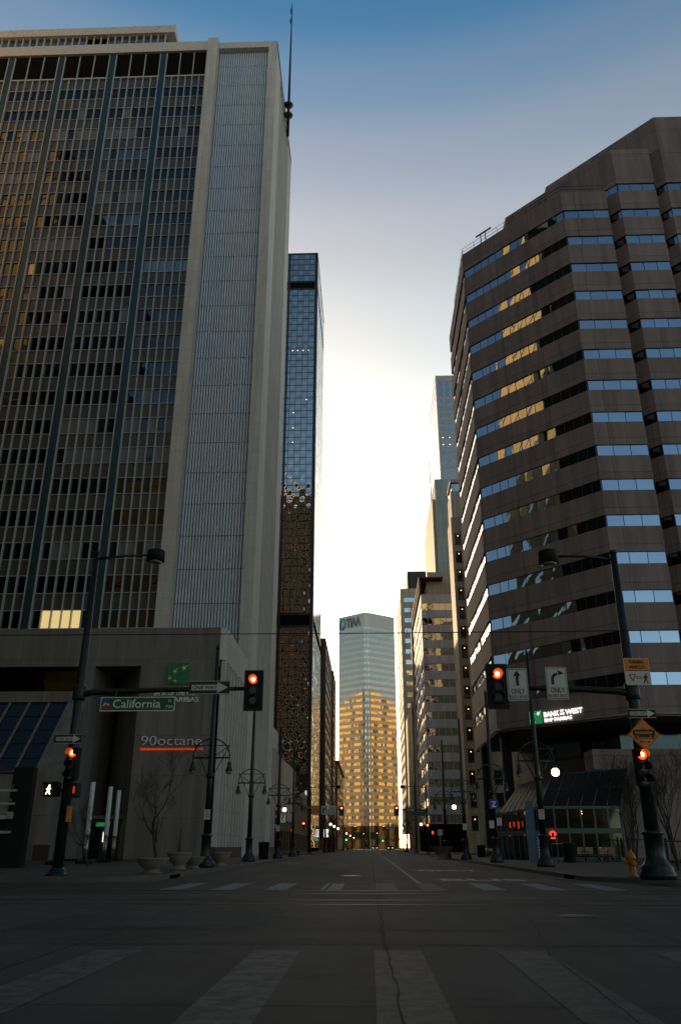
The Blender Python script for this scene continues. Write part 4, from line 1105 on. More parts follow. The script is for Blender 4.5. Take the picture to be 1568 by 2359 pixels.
def place_signal(base, x, y, z, lab, rz=0, first=False, group=None):
    o = base if first else copy_tree(base)
    o.location = (x, y, z); o.rotation_euler = (0, 0, R_(rz)); o['label'] = lab; return o
place_signal(sigP, -4.42, 31.0, 7.08, 'large red traffic light with black backplate at the tip of the left mast arm', first=True)
place_signal(sigP, 4.47, 27.95, 6.62, 'large red traffic light with black backplate at the tip of the right mast arm')
place_signal(sigN, -11.05, 30.85, 4.36, 'small red traffic light fixed to the left corner pole under its one way sign', first=True, rz=-12)
place_signal(sigN, 8.93, 27.7, 3.90, 'small red traffic light on the right corner pole under the orange diamond sign', rz=8)
place_signal(sigP, -4.5, 137.6, 6.9, 'small distant red traffic light hanging left of centre at the second crossing')
place_signal(sigP, 4.35, 137.6, 6.9, 'small distant red traffic light hanging right of centre beside a one way sign')
place_signal(sigN, -10.6, 137.6, 4.6, 'small distant red traffic light low on the left pole by the store sign')
place_signal(sigN, 9.2, 137.2, 4.3, 'small distant red traffic light low on the right pole at the second crossing')
place_signal(sigP, -4.1, 246, 6.6, 'tiny red traffic light left of centre at the third crossing')
place_signal(sigP, 4.0, 246, 6.6, 'tiny red traffic light right of centre beside two white signs at the third crossing')
place_signal(sigN, 9.9, 230, 4.2, 'tiny red traffic light low on the right pavement at the third crossing')
place_signal(sigP, -2.6, 374, 6.4, 'tiniest red traffic light left of centre among the green guide signs')
place_signal(sigP, 3.2, 374, 6.6, 'tiniest red traffic light right of centre beside a small white sign')
for (x, y, z, lab) in ((-8.2, 300, 3.4, 'tiny green light low at the far left end of the street'), (5.6, 372, 3.6, 'tiny green light low at the far right end of the street')):
    g = thing('traffic_light', lab, 'traffic light', (x, y, z)); MB().box(x-.2, x+.2, y, y+.2, z-.3, z+.8).build('housing', 'signal_body', g); MB().disc_y((x, y-.03, z), .3, n=12).build('lens', 'green_glow', g)

# ---- one way signs
def one_way(x, y, z, w, lab, sx=1.0):
    r = thing('one_way_sign', lab, 'sign', (x, y, z), 'one way signs'); h = w*.335
    mb = MB().box(x-w/2, x+w/2, y, y+.02, z-h/2, z+h/2, 'sign_black'); 
    t = h*.06
    for (a, b2, c, d) in ((-w/2, w/2, h/2-t, h/2-t*.3), (-w/2, w/2, -h/2+t*.3, -h/2+t)): mb.box(x+a*.985, x+b2*.985, y-.004, y, z+c, z+d, 'sign_white')
    mb.build('plate', 'sign_black', r)
    a = [(-.43, -.20), (.20, -.20), (.20, -.40), (.46, 0), (.20, .40), (.20, .20), (-.43, .20)]
    MB().extr([(x+u*w, y-.006, z+v*h) for u, v in a], (0, .005, 0)).build('arrow', 'sign_white', r)
    text('lettering', 'ONE WAY', x-.405*w, y-.010, z-.125*h, .25*h, 'sign_black', r, width=.60*w, depth=.002, bold=.02)
    return r
one_way(-6.13, 30.9, 6.79, 1.58, 'large black and white one way sign on the left mast arm')
one_way(-11.38, 30.85, 4.88, 1.04, 'small one way sign on the left corner pole above its red light')
one_way(9.20, 27.75, 5.25, .92, 'one way sign on the right corner pole above the orange diamond')
one_way(6.6, 137.4, 6.6, 1.4, 'distant small one way sign beside a red traffic light at the second crossing')

# ---- left corner pole with mast arm and lamp
def corner_pole(name, lab, x, y, ztop, arm_z, arm_x, lamp_x, big=False, arm_rise=.1):
    r = thing(name, lab, 'signal pole', (x, y, .15))
    mb = MB().tube([(x, y, .16), (x, y, 5), (x, y, ztop)], [.20 if not big else .24, .175 if not big else .205, .115], 14)
    mb.lathe([(.12, ztop), (.15, ztop+.02), (.14, ztop+.12), (.02, ztop+.16)], (x, y, 0), 12); mb.build('pole', 'pole_green', r)
    if big:
        MB().lathe([(.56, .15), (.56, .34), (.50, .40), (.52, .48), (.42, .60), (.34, .72), (.30, .84), (.285, 1.44), (.34, 1.48), (.34, 1.55), (.24, 1.60)], (x, y, 0), 22).build('base', 'pole_green', r)
    else:
        MB().lathe([(.42, .155), (.42, .20), (.30, .23), (.27, .36), (.21, .42)], (x, y, 0), 16).build('base', 'pole_green', r)
    s = 1 if arm_x > x else -1
    mb = MB().tube([(x, y, arm_z-.12), (x+s*.5, y, arm_z-.02), ((x+arm_x)/2, y, arm_z+arm_rise*.7), (arm_x, y, arm_z+arm_rise)], [.13, .125, .10, .075], 12)
    mb.lathe([(.23, arm_z-.32), (.25, arm_z-.28), (.25, arm_z+.2), (.23, arm_z+.24)], (x, y, 0), 14); mb.build('mast_arm', 'pole_green', r)
    MB().tube([(x, y, ztop-.2), (x+(lamp_x-x)*.5, y, ztop-.08), (lamp_x, y, ztop-.06)], [.06, .05, .045], 8).build('lamp_arm', 'pole_green', r)
    MB().lathe([(.30, ztop-.36), (.37, ztop-.33), (.37, ztop+.08), (.35, ztop+.12), (.001, ztop+.14)], (lamp_x, y, 0), 24).build('lamp_head', 'black_paint', r)
    MB().lathe([(.001, ztop-.43), (.2, ztop-.41), (.29, ztop-.36)], (lamp_x, y, 0), 18).build('lamp_lens', 'lamp_glass', r)
    return r
cp = corner_pole('signal_pole', 'tall dark green corner pole on the left with long mast arm and drum street light', -11.28, 31.2, 12.42, 6.70, -4.4, -8.77)
MB().box(-11.12, -10.98, 30.95, 31.1, 1.95, 2.5).build('push_button_plate', 'hydrant_paint', cp)
corner_pole('signal_pole', 'tall dark corner pole on the right with flared base, mast arm and drum street light', 9.10, 28.1, 11.08, 6.08, 4.5, 6.72, True, .12)
# ---- pedestrian signals
pd = thing('pedestrian_signal', 'pedestrian signal showing a glowing white walking figure, left of the corner pole', 'pedestrian signal', (-11.8, 31, 3.07))
mb = MB().box(-12.06, -11.52, 30.9, 31.2, 2.82, 3.32); mb.box(-12.08, -11.5, 30.70, 30.9, 3.30, 3.34); mb.box(-12.08, -12.05, 30.70, 30.9, 2.84, 3.32); mb.box(-11.53, -11.5, 30.70, 30.9, 2.84, 3.32); mb.box(-11.52, -11.3, 31.05, 31.15, 3.0, 3.1); mb.build('housing', 'signal_body', pd)
def walker(x, y, z, h, m, parent, mir=1):
    mb = MB(); s = h
    def P(u, v): return (x+mir*u*s, y, z+v*s)
    n = 12; mb.extr([P(.05+.085*math.cos(2*math.pi*k/n), .90+.085*math.sin(2*math.pi*k/n)) for k in range(n)], (0, .01, 0))
    mb.extr([P(-.06, .80), P(.10, .79), P(.13, .66), P(.10, .45), P(-.09, .45), P(-.10, .62)], (0, .01, 0))
    mb.extr([P(-.09, .47), P(.02, .46), P(-.05, .26), P(-.20, .0), P(-.31, .02), P(-.17, .27)], (0, .011, 0))
    mb.extr([P(.0, .47), P(.10, .46), P(.12, .24), P(.25, .02), P(.15, -.01), P(.02, .22)], (0, .012, 0))
    mb.extr([P(-.06, .79), P(-.10, .74), P(-.18, .60), P(-.27, .52), P(-.24, .46), P(-.12, .55), P(-.02, .70)], (0, .013, 0))
    mb.extr([P(.08, .78), P(.16, .66), P(.26, .58), P(.23, .52), P(.12, .60), P(.03, .70)], (0, .014, 0))
    return mb.build('walking_figure', m, parent)
walker(-11.87, 30.88, 2.90, .34, 'walk_glow', pd)
pr = thing('pedestrian_signal', 'pedestrian signal seen almost edge-on with a dull red hand, right of the left corner pole', 'pedestrian signal', (-10.98, 31, 3.05))
mb = MB().box(-11.13, -10.83, 30.9, 31.4, 2.80, 3.30); mb.build('housing', 'signal_body', pr)
mb = MB(); mb.extr([(-10.96, 30.885, 2.92), (-10.89, 30.885, 2.94), (-10.88, 30.885, 3.10), (-10.90, 30.885, 3.18), (-10.95, 30.885, 3.19), (-10.97, 30.885, 3.08)], (0, .01, 0)); mb.build('hand', 'hand_glow', pr)
for (x, y, z, lab) in ((-10.5, 116, 3.2, 'tiny orange red pedestrian hand glowing beside the left store'), (9.9, 136, 3.2, 'tiny orange red pedestrian hand glowing low right of the second crossing')):
    q = thing('pedestrian_signal', lab, 'pedestrian signal', (x, y, z)); MB().box(x-.25, x+.25, y, y+.2, z-.3, z+.3).build('housing', 'signal_body', q); MB().box(x-.11, x+.11, y-.02, y, z-.2, z+.2).build('hand', 'red_glow', q)

# ---- street name sign
sn = thing('street_name_sign', 'green street name sign hanging under the left mast arm', 'sign', (-8.9, 31, 6.2))
x0, x1, z0, z1, y = -10.35, -7.45, 5.93, 6.47, 31.05
mb = MB().box(x0, x1, y, y+.03, z0, z1, 'sign_green')
for (a, b2, c, d) in ((x0, x1, z1-.03, z1), (x0, x1, z0, z0+.03), (x0, x0+.03, z0+.03, z1-.03), (x1-.03, x1, z0+.03, z1-.03)): mb.box(a, b2, y-.004, y, c, d, 'letter_grey')
mb.box(-9.8, -9.76, y+.0, y+.04, z1, 6.72); mb.box(-8.04, -8.0, y, y+.04, z1, 6.72); mb.build('plate', 'sign_green', sn)
text('lettering', 'California', -9.86, y-.012, 6.06, .315, 'letter_grey', sn, width=1.86, depth=.002, bold=.008)
text('lettering', 'St', -7.58, y-.012, 6.26, .11, 'letter_grey', sn, depth=.002, align='RIGHT'); text('lettering', '700', -7.52, y-.012, 6.03, .12, 'letter_grey', sn, depth=.002, align='RIGHT', spacing=1.15)
mb = MB().box(-10.27, -9.96, y-.008, y-.004, 6.03, 6.15, 'sign_red'); mb.box(-10.27, -9.96, y-.008, y-.004, 6.15, 6.35, 'sign_blue')
mb.extr([(-10.27, y-.012, 6.14), (-9.96, y-.012, 6.14), (-10.04, y-.012, 6.24), (-10.08, y-.012, 6.20), (-10.16, y-.012, 6.29), (-10.22, y-.012, 6.20)], (0, .004, 0), 'sign_white')
mb.extr([(-10.22, y-.015, 6.12), (-10.01, y-.015, 6.12), (-10.115, y-.015, 6.20)], (0, .004, 0), 'sign_red')
mb.build('emblem', 'sign_white', sn)

# ---- signs on the right mast arm and pole
def plate(mb, x0, x1, y, z0, z1, r=.05, m=None, d=.012):
    pts = [(x1-r+r*math.cos(R_(a)), y, z1-r+r*math.sin(R_(a))) for a in (0, 30, 60, 90)] + [(x0+r+r*math.cos(R_(a)), y, z1-r+r*math.sin(R_(a))) for a in (90, 120, 150, 180)]
    pts += [(x0+r+r*math.cos(R_(a)), y, z0+r+r*math.sin(R_(a))) for a in (180, 210, 240, 270)] + [(x1-r+r*math.cos(R_(a)), y, z0+r+r*math.sin(R_(a))) for a in (270, 300, 330, 360)]
    return mb.extr(pts, (0, d, 0), m)
def lane_sign(x0, x1, z0, z1, y, kind, lab, l2):
    r = thing('lane_sign', lab, 'sign', ((x0+x1)/2, y, z0)); w, h = x1-x0, z1-z0
    mb = MB(); plate(mb, x0, x1, y, z0, z1, .06, 'sign_white'); plate(mb, x0+.025, x1-.025, y-.004, z0+.025, z1-.025, .05, 'sign_black', .003); plate(mb, x0+.045, x1-.045, y-.008, z0+.045, z1-.045, .04, 'sign_white', .003)
    mb.box((x0+x1)/2-.03, (x0+x1)/2+.03, y+.012, y+.05, z0+.2, z1-.1, 'steel'); mb.build('plate', 'sign_white', r)
    mb = MB(); cx = (x0+x1)/2; yy = y-.014
    if kind == 'up':
        mb.extr([(cx-.05, yy, z0+.46*h), (cx+.05, yy, z0+.46*h), (cx+.05, yy, z0+.76*h), (cx+.135, yy, z0+.76*h), (cx, yy, z0+.93*h), (cx-.135, yy, z0+.76*h), (cx-.05, yy, z0+.76*h)], (0, .004, 0))
    else:
        o_, i_ = [], []
        for a in range(180, 84, -12):
            o_.append((cx+.06 + .25*math.cos(R_(a)), yy, z0+.62*h + .23*math.sin(R_(a)))); i_.append((cx+.06 + .15*math.cos(R_(a)), yy, z0+.62*h + .13*math.sin(R_(a))))
        for k in range(len(o_)-1): mb.extr([o_[k], o_[k+1], i_[k+1], i_[k]], (0, .004, 0))
        mb.extr([(cx-.19, yy, z0+.46*h), (cx-.09, yy, z0+.46*h), (cx-.09, yy, z0+.62*h), (cx-.19, yy, z0+.62*h)], (0, .004, 0))
        mb.extr([(cx+.07, yy, z0+.74*h), (cx+.28, yy, z0+.80*h), (cx+.04, yy, z0+.915*h), (cx+.08, yy, z0+.83*h)], (0, .0045, 0))
    mb.build('arrow', 'sign_black', r)
    text('lettering', 'ONLY', cx, yy, z0+.215*h, .155*h, 'sign_black', r, width=.66*w, depth=.002, align='CENTER', bold=.015)
    text('lettering', l2, cx, yy, z0+.075*h, .09*h, 'sign_black', r, width=.82*w, depth=.002, align='CENTER', bold=.012)
lane_sign(4.81, 5.52, 5.73, 6.84, 27.95, 'up', 'white lane sign with straight arrow reading only bus lane, next to the right red light', 'BUS LANE')
lane_sign(6.14, 6.87, 5.75, 6.87, 27.90, 'turn', 'white lane sign with right turn arrow reading only buses exc on the right mast arm', 'BUSES EXC')
tv = thing('yield_sign', 'orange topped white turning vehicles yield to pedestrian sign on the right corner pole', 'sign', (9.25, 27.8, 6.2))
y = 27.75; mb = MB(); plate(mb, 8.82, 9.68, y, 6.20, 7.13, .05, 'sign_white'); plate(mb, 8.835, 9.665, y-.004, 6.70, 7.115, .04, 'sign_orange', .003)
mb.box(8.835, 9.665, y-.008, y-.004, 6.685, 6.705, 'sign_black'); mb.build('plate', 'sign_white', tv)
text('lettering', 'TURNING', 9.25, y-.012, 6.94, .11, 'sign_black', tv, width=.50, depth=.002, align='CENTER', bold=.012); text('lettering', 'VEHICLES', 9.25, y-.012, 6.76, .11, 'sign_black', tv, width=.54, depth=.002, align='CENTER', bold=.012)
text('lettering', 'TO', 9.27, y-.012, 6.40, .10, 'sign_black', tv, depth=.002, align='CENTER')
mb = MB().extr([(8.93, y-.010, 6.57), (9.19, y-.010, 6.57), (9.06, y-.010, 6.31)], (0, .004, 0), 'sign_red'); mb.extr([(8.985, y-.014, 6.54), (9.135, y-.014, 6.54), (9.06, y-.014, 6.39)], (0, .003, 0), 'sign_white'); mb.build('yield_triangle', 'sign_red', tv)
walker(9.50, y-.012, 6.26, .34, 'sign_black', tv, 1)
dm = thing('tram_warning_sign', 'orange diamond sign with black tram picture and double arrow on the right corner pole', 'sign', (9.18, 27.8, 4.0))
y = 27.78; cx, cz, q = 9.18, 4.56, .535
mb = MB()
for (s, yy, m_) in ((1.0, y, 'sign_orange'), (.95, y-.004, 'sign_black'), (.915, y-.008, 'sign_orange')): mb.extr([(cx-q*s, yy, cz), (cx, yy, cz-q*s), (cx+q*s, yy, cz), (cx, yy, cz+q*s)], (0, .003, 0), m_)
mb.build('plate', 'sign_orange', dm)
mb = MB(); yy = y-.014
def rect(a, b2, c, d, m_='sign_black', o_=0): mb.extr([(cx+a, yy-o_, cz+c), (cx+b2, yy-o_, cz+c), (cx+b2, yy-o_, cz+d), (cx+a, yy-o_, cz+d)], (0, .004, 0), m_)
rect(-.36, .36, .10, .13); rect(-.36, .36, -.03, .02); rect(-.36, -.28, -.03, .13); rect(.28, .36, -.03, .13)
for k in range(6): rect(-.25+.095*k, -.235+.095*k, .02, .10)
rect(-.20, .18, -.09, -.03); rect(-.34, .34, -.135, -.12)
for u in (-.28, .28): mb.disc_y((cx+u, yy, cz-.08), .045, n=12, d=.004)
mb.extr([(cx-.35, yy, cz+.13), (cx+.35, yy, cz+.13), (cx+.26, yy, cz+.16), (cx-.26, yy, cz+.16)], (0, .004, 0)); rect(-.015, .015, .16, .20)
rect(-.13, .13, -.245, -.225)
for s in (-1, 1): mb.extr([(cx+s*.18, yy, cz-.235), (cx+s*.10, yy, cz-.275), (cx+s*.10, yy, cz-.195)], (0, .004, 0))
mb.build('tram_picture', 'sign_black', dm)
# small signs on the lamps
def small_sign(name, x, y, z0, z1, w, m_, lab, lines=()):
    r = thing(name, lab, 'sign', (x, y, z0)); MB().box(x-w/2, x+w/2, y, y+.02, z0, z1).build('plate', m_, r)
    for (body, zz, hh, ww, mm) in lines: text('lettering', body, x, y-.006, zz, hh, mm, r, width=ww, depth=.002, align='CENTER', bold=.02)
    return r
small_sign('blue_letter_sign', 8.34, 57.4, 3.47, 4.05, .60, 'sign_blue', 'blue square sign with white letter Z on the right lamp post', [('Z', 3.58, .36, .32, 'letter_grey')])
def park_sign(x, y, z, lab):
    r = small_sign('parking_sign', x, y, z, z+.48, .30, 'sign_white', lab)
    mb = MB()
    for k in range(4): mb.box(x-.09, x+.09, y-.004, y, z+.06+.07*k, z+.085+.07*k, 'sign_red')
    n = 16; mb.tube([(x+.055*math.cos(2*math.pi*k/n), y-.006, z+.40+.055*math.sin(2*math.pi*k/n)) for k in range(n+1)], .012, 4, 'sign_red', cap=False)
    mb.build('markings', 'sign_red', r)
park_sign(-8.22, 42.98, 2.38, 'white parking sign with red marks on the nearest left lamp post')
park_sign(9.02, 45.16, 2.45, 'white parking sign with red marks on the near right lamp post')
park_sign(8.10, 57.3, 2.25, 'white parking sign low on the lamp post under the blue Z sign')
park_sign(8.62, 57.35, 2.42, 'white and red parking sign to the right of the lamp post with the Z sign')
park_sign(-8.15, 76.1, 2.4, 'small white parking sign on the third left lamp post')
park_sign(7.85, 71.3, 2.4, 'small white parking sign on the third right lamp post')

# ---- distant signal poles at the second crossing and signs on them
for (x, ax, lab) in ((-9.6, -4.6, 'distant dark signal pole with mast arm on the left of the second crossing'), (9.2, 4.4, 'distant dark signal pole with mast arm on the right of the second crossing')):
    corner_pole('signal_pole', lab, x, 138, 10.3, 6.6, ax, ax*1.1 if ax < 0 else 5.4)
small_sign('lane_sign', -8.75, 137.7, 5.9, 7.3, 1.3, 'sign_orange', 'distant orange and white sign on the left mast arm of the second crossing')
small_sign('lane_sign', -7.3, 137.7, 5.9, 7.3, 1.0, 'sign_white', 'distant white turn sign with black arrow on the left mast arm of the second crossing', [('r', 6.1, 1.2, .5, 'sign_black')])
small_sign('lane_sign', -5.95, 137.7, 5.9, 7.3, 1.2, 'sign_white', 'distant white sign nearest the red light on the left mast arm of the second crossing')
small_sign('street_name_sign', 8.0, 137.5, 5.75, 6.35, 2.6, 'sign_green', 'distant green street name sign under the right mast arm of the second crossing')
small_sign('lane_sign', 5.2, 245.7, 5.9, 7.1, 1.0, 'sign_white', 'tiny white lane sign beside the red light at the third crossing')
small_sign('lane_sign', 6.6, 245.7, 5.9, 7.1, 1.0, 'sign_white', 'second tiny white lane sign further right at the third crossing')
for k, x in enumerate((-6.6, -4.4, -1.2, 1.3)):
    small_sign('guide_sign', x, 392, 4.6, 7.4, 2.1, 'sign_green', ['leftmost far green guide sign before the end tower', 'second far green guide sign, left of the tiny red light', 'third far green guide sign, just right of the tiny red light', 'rightmost far green guide sign before the end tower'][k])
small_sign('lane_sign', 4.9, 374, 5.2, 6.9, 1.5, 'sign_white', 'tiny white sign right of the farthest red light')
for (x, ax, y, lab) in ((-9.4, -4.1, 246.2, 'thin far signal pole on the left of the third crossing'), (9.4, 4.0, 246.2, 'thin far signal pole on the right of the third crossing'), (-9.4, 4.0, 392.3, 'thin farthest gantry pole carrying the green guide signs')):
    r = thing('signal_pole', lab, 'signal pole', (x, y, .15)); MB().tube([(x, y, .15), (x, y, 7.4)], .14, 6).build('pole', 'black_paint', r); MB().tube([(x, y, 6.8), (ax, y, 7.0)], .09, 6).build('mast_arm', 'black_paint', r)

# ---- plaza: light columns
def make_column():
    r = thing('light_column', 'x', 'light column', (0,0,0), 'white glass light columns on the left plaza')
    mb = MB()
    for a in range(4): mb.tube([(.10*math.cos(R_(45+90*a)), .10*math.sin(R_(45+90*a)), .1), (.10*math.cos(R_(45+90*a)), .10*math.sin(R_(45+90*a)), 1.66)], .035, 6)
    mb.tube([(0,0,.1), (0,0,1.66)], .07, 8); mb.build('post', 'steel', r)
    MB().lathe([(.145, 1.64), (.15, 1.66), (.15, 4.68), (.145, 4.70)], (0,0,0), 18).build('glass_tube', 'glass_tube', r)
    MB().box(-.42, .42, -.36, .36, 0, .15).build('base_plate', 'black_paint', r)
    return r
lc = make_column()
for i, (x, y, s, lab) in enumerate(((-17.28, 52.2, 1.0, 'leftmost white glass light column standing apart on the left plaza'), (-17.62, 57.0, 1.01, 'tallest white light column in the group of three on the left plaza'), (-19.7, 63.8, 1.03, 'white light column standing behind and left in the group of three'), (-18.6, 62.3, 1.03, 'rightmost white glass light column of the group of three'))):
    o = lc if i == 0 else copy_tree(lc); o.location = (x, y, .156); o.scale = (1, 1, s); o['label'] = lab
for (x, y, lab) in ((-18.3, 49.9, 'low black base plate on the plaza just left of the corner pole'), (-21.6, 62, 'low black base plate on the plaza just right of the corner pole')):
    tag(MB().box(x-.4, x+.4, y-.35, y+.35, .156, .32).build('base_plate', 'black_paint'), lab, 'base plate')
# ---- directory pylon
kd = thing('directory_pylon', 'tall black street directory pylon with metal lettered bands at the left edge', 'information pylon', (-17.5, 42.4, .15))
mb = MB().box(-18.15, -17.12, 42.2, 42.75, .15, 4.87); mb.build('panel', 'black_paint', kd)
mb = MB()
for (z, d) in ((3.74, .05), (3.11, .05), (1.78, .06)):
    n = 8; P = [(-20.2 + 2.4*i/n, 42.1 - .28*math.sin(math.pi*i/n), z) for i in range(n+1)]
    for a, b2 in zip(P, P[1:]): mb.extr([(a[0], a[1], z-d), (b2[0], b2[1], z-d), (b2[0], b2[1], z+d), (a[0], a[1], z+d)], (0, .1, 0))
n = 8; P = [(-20.2 + 2.4*i/n, 42.08 - .28*math.sin(math.pi*i/n), 0) for i in range(n+1)]
for a, b2 in zip(P, P[1:]): mb.extr([(a[0], a[1], 2.40), (b2[0], b2[1], 2.40), (b2[0], b2[1], 2.72), (a[0], a[1], 2.72)], (0, .1, 0))
mb.build('metal_band', 'band_metal', kd)
MB().box(-20.2, -18.1, 42.3, 42.6, .15, 2.38).build('lower_panel', 'black_paint', kd)
text('lettering', 'STREET', -17.86, 41.9, 3.82, .17, 'letter_dim', kd, width=.95, align='RIGHT'); text('lettering', '600', -17.9, 41.9, 3.2, .15, 'letter_dim', kd, align='RIGHT')
text('lettering', 'OMAR', -17.95, 41.75, 2.56, .13, 'sign_black', kd, width=.62, align='RIGHT')
bx = thing('storage_box', 'low brown slatted box against the wall at the left edge behind the pylon', 'box', (-24.6, 64.5, .15))
MB().box(-25.3, -24.3, 64.3, 65.0, .156, 1.25).build('body', 'bin_brown', bx); MB().box(-25.35, -24.25, 64.25, 65.05, 1.25, 1.32).build('lid', 'wood_slat', bx)
ps = thing('wall_sign', 'pair of small pale signs on the plaza wall left of the corner pole', 'sign', (-22, 60, 2.8))
MB().box(-21.95, -21.6, 60, 60.05, 2.75, 3.1).build('plate', 'letter_grey', ps); MB().box(-21.5, -21.15, 60, 60.05, 2.75, 3.1).build('plate', 'letter_grey', ps); MB().box(-21.6, -21.5, 60.02, 60.08, .156, 3.0).build('post', 'black_paint', ps)

# ---- bowl planters
def planter(x, y, r, h, lab):
    t = thing('bowl_planter', lab, 'planter', (x, y, .156), 'stone bowl planters at the left corner')
    p = [(.62*r, 0), (.62*r, .05*h), (.50*r, .10*h), (.42*r, .22*h), (.50*r, .30*h), (.78*r, .52*h), (.93*r, .78*h), (.96*r, .88*h), (1.02*r, .90*h), (1.03*r, 1.0*h), (.93*r, 1.0*h), (.90*r, .93*h), (.88*r, .86*h)]
    MB().lathe(p, (x, y, .156), 32).build('bowl', 'planter_stone', t)
    MB().lathe([(.001, .90*h), (.5*r, .905*h), (.89*r, .88*h)], (x, y, .156), 24).build('soil', 'soil', t)
planter(-8.55, 34.0, .63, .55, 'widest shallow stone bowl planter, nearest the kerb, with the bare tree rising behind')
planter(-8.72, 39.5, .56, .72, 'tall stone bowl planter second from the left at the corner')
planter(-8.45, 41.4, .56, .52, 'low stone bowl planter tucked against the lamp post')
planter(-8.0, 46.4, .58, .70, 'stone bowl planter partly hidden behind the nearest left lamp post')
bp = thing('bowl_planter', 'round stone planter standing by the far right lamp posts', 'planter', (7.6, 83.5, .156)); MB().lathe([(.6, 0), (.55, .1), (.5, .2), (.9, .55), (1.1, .95), (1.15, 1.0), (1.0, 1.0), (.9, .9)], (7.0, 84.5, .156), 20).build('bowl', 'planter_stone', bp); MB().lathe([(.001, .9), (.95, .9)], (7.0, 84.5, .156), 16).build('soil', 'soil', bp)

# ---- bare trees
def bare_tree(x, y, z, h, lab, seed, stems=1, spread=.55, r0=.10, trunk=.33, lean=0):
    random.seed(seed); t = thing('bare_tree', lab, 'tree', (x, y, z), 'leafless street trees')
    tr, cr = MB(), MB()
    def grow(p, d, L, r, lev, mb):
        pts = [p]; rad = [r]; q = Vector(p); dd = Vector(d).normalized(); n = 5 if lev < 3 else 3
        for i in range(n):
            dd = (dd + Vector((random.gauss(0, .13), random.gauss(0, .13), random.gauss(.03, .06)))).normalized(); q = q + dd*L/n; pts.append(q.copy()); rad.append(max(.0045, r*(1 - .45*(i+1)/n)))
        mb.tube(pts, rad, 6 if lev < 2 else (4 if lev < 4 else 3), cap=lev > 4)
        if lev >= 6: return
        k = {0: 4, 1: 3, 2: 3, 3: 3, 4: 2, 5: 2}[lev]
        for i in range(k):
            f = random.uniform(.45, 1.0) if i else 1.0; idx = min(n, max(1, int(round(f*n)))); a = random.uniform(0, 6.283)
            side = Vector((math.cos(a), math.sin(a), 0)); sp = spread*random.uniform(.6, 1.3)*(1.25 if lev == 0 else 1)
            nd = (dd*(1-.25*sp) + side*sp + Vector((0, 0, .22 if lev < 3 else .08))).normalized()
            grow(pts[idx], nd, L*random.uniform(.60, .82)*(1.0 if lev else .95), rad[idx]*random.uniform(.58, .74), lev+1, cr)
    for s in range(stems):
        a = 6.283*s/max(1, stems); d0 = Vector((math.cos(a)*.22*(stems > 1) + lean, math.sin(a)*.22*(stems > 1), 1))
        p0 = Vector((x, y, z)); 
        grow(p0, d0, h*trunk, r0, 0, tr)
    tr.build('trunk', 'bark', t); cr.build('crown', 'bark', t)
bare_tree(-8.95, 36.2, .5, 4.6, 'bare young tree with spreading twigs behind the widest bowl planter', 11, 1, .52, .085, .36)
bare_tree(-15.2, 46.5, .156, 4.3, 'bare tree on the left plaza just right of the corner pole', 5, 1, .6, .07, .28)
sp = thing('bare_tree', 'thin bare upright sapling rising from the tall bowl planter', 'tree', (-8.72, 39.5, .78), 'leafless street trees')
random.seed(4); mb = MB()
for k in range(7):
    px, py = -8.72 + random.uniform(-.07, .07), 39.5 + random.uniform(-.07, .07); P = [(px, py, .78)]
    for q in range(6): px += random.uniform(-.035, .035) + .008*(k-3); py += random.uniform(-.03, .03); P.append((px, py, .78 + (.16+.03*(k % 3))*(q+1)))
    mb.tube(P, [.016, .014, .012, .010, .008, .006, .004], 4)
mb.build('stem', 'bark', sp)
bare_tree(12.0, 40, .156, 4.8, 'bare multi-stemmed tree behind the yellow fire hydrant', 21, 3, .38, .06, .38)
bare_tree(13.55, 39, .156, 5.2, 'bare multi-stemmed tree right of the big right corner pole', 34, 3, .40, .06, .36)
bare_tree(-9.3, 205, .156, 9.5, 'distant bare street tree far down the left pavement', 41, 1, .6, .16, .28)
bare_tree(9.3, 262, .156, 9.5, 'distant bare street tree far down the right pavement', 47, 1, .6, .16, .28)

# ---- hydrants, bins, furniture
def hydrant(x, y, lab, s=1.0, m_='hydrant_yellow'):
    r = thing('fire_hydrant', lab, 'fire hydrant', (x, y, .156))
    mb = MB().lathe([(.17*s, 0), (.17*s, .05*s), (.125*s, .07*s), (.12*s, .55*s), (.155*s, .57*s), (.155*s, .62*s), (.14*s, .64*s), (.12*s, .74*s), (.06*s, .80*s), (.045*s, .81*s), (.045*s, .87*s), (.001, .88*s)], (x, y, .156), 16); mb.build('barrel', m_, r)
    for sx in (-1, 1): MB().tube([(x+sx*.1*s, y, .156+.48*s), (x+sx*.24*s, y, .156+.48*s), (x+sx*.24*s, y, .156+.48*s), (x+sx*.27*s, y, .156+.48*s)], [.06*s, .06*s, .075*s, .04*s], 10).build('side_cap', m_, r)
    MB().tube([(x, y-.1*s, .156+.42*s), (x, y-.24*s, .156+.42*s), (x, y-.27*s, .156+.42*s)], [.085*s, .09*s, .05*s], 10).build('front_cap', m_, r)
hydrant(8.92, 30.1, 'yellow orange fire hydrant on the right corner pavement', 1.0)
hydrant(-7.95, 96, 'small dark fire hydrant on the left kerb far along the street', .9, 'pole_green')
def bin_(x, y, lab, r=.38, h=1.2):
    t = thing('litter_bin', lab, 'litter bin', (x, y, .156)); MB().lathe([(r*.85, 0), (r*.9, .05), (r, h*.85), (r*1.06, h*.87), (r*1.06, h*.92)], (x, y, .156), 18).build('body', 'black_paint', t)
    MB().lathe([(r*1.06, h*.92), (r*.9, h*.99), (r*.4, h), (r*.4, h*.96)], (x, y, .156), 18).build('lid', 'black_paint', t)
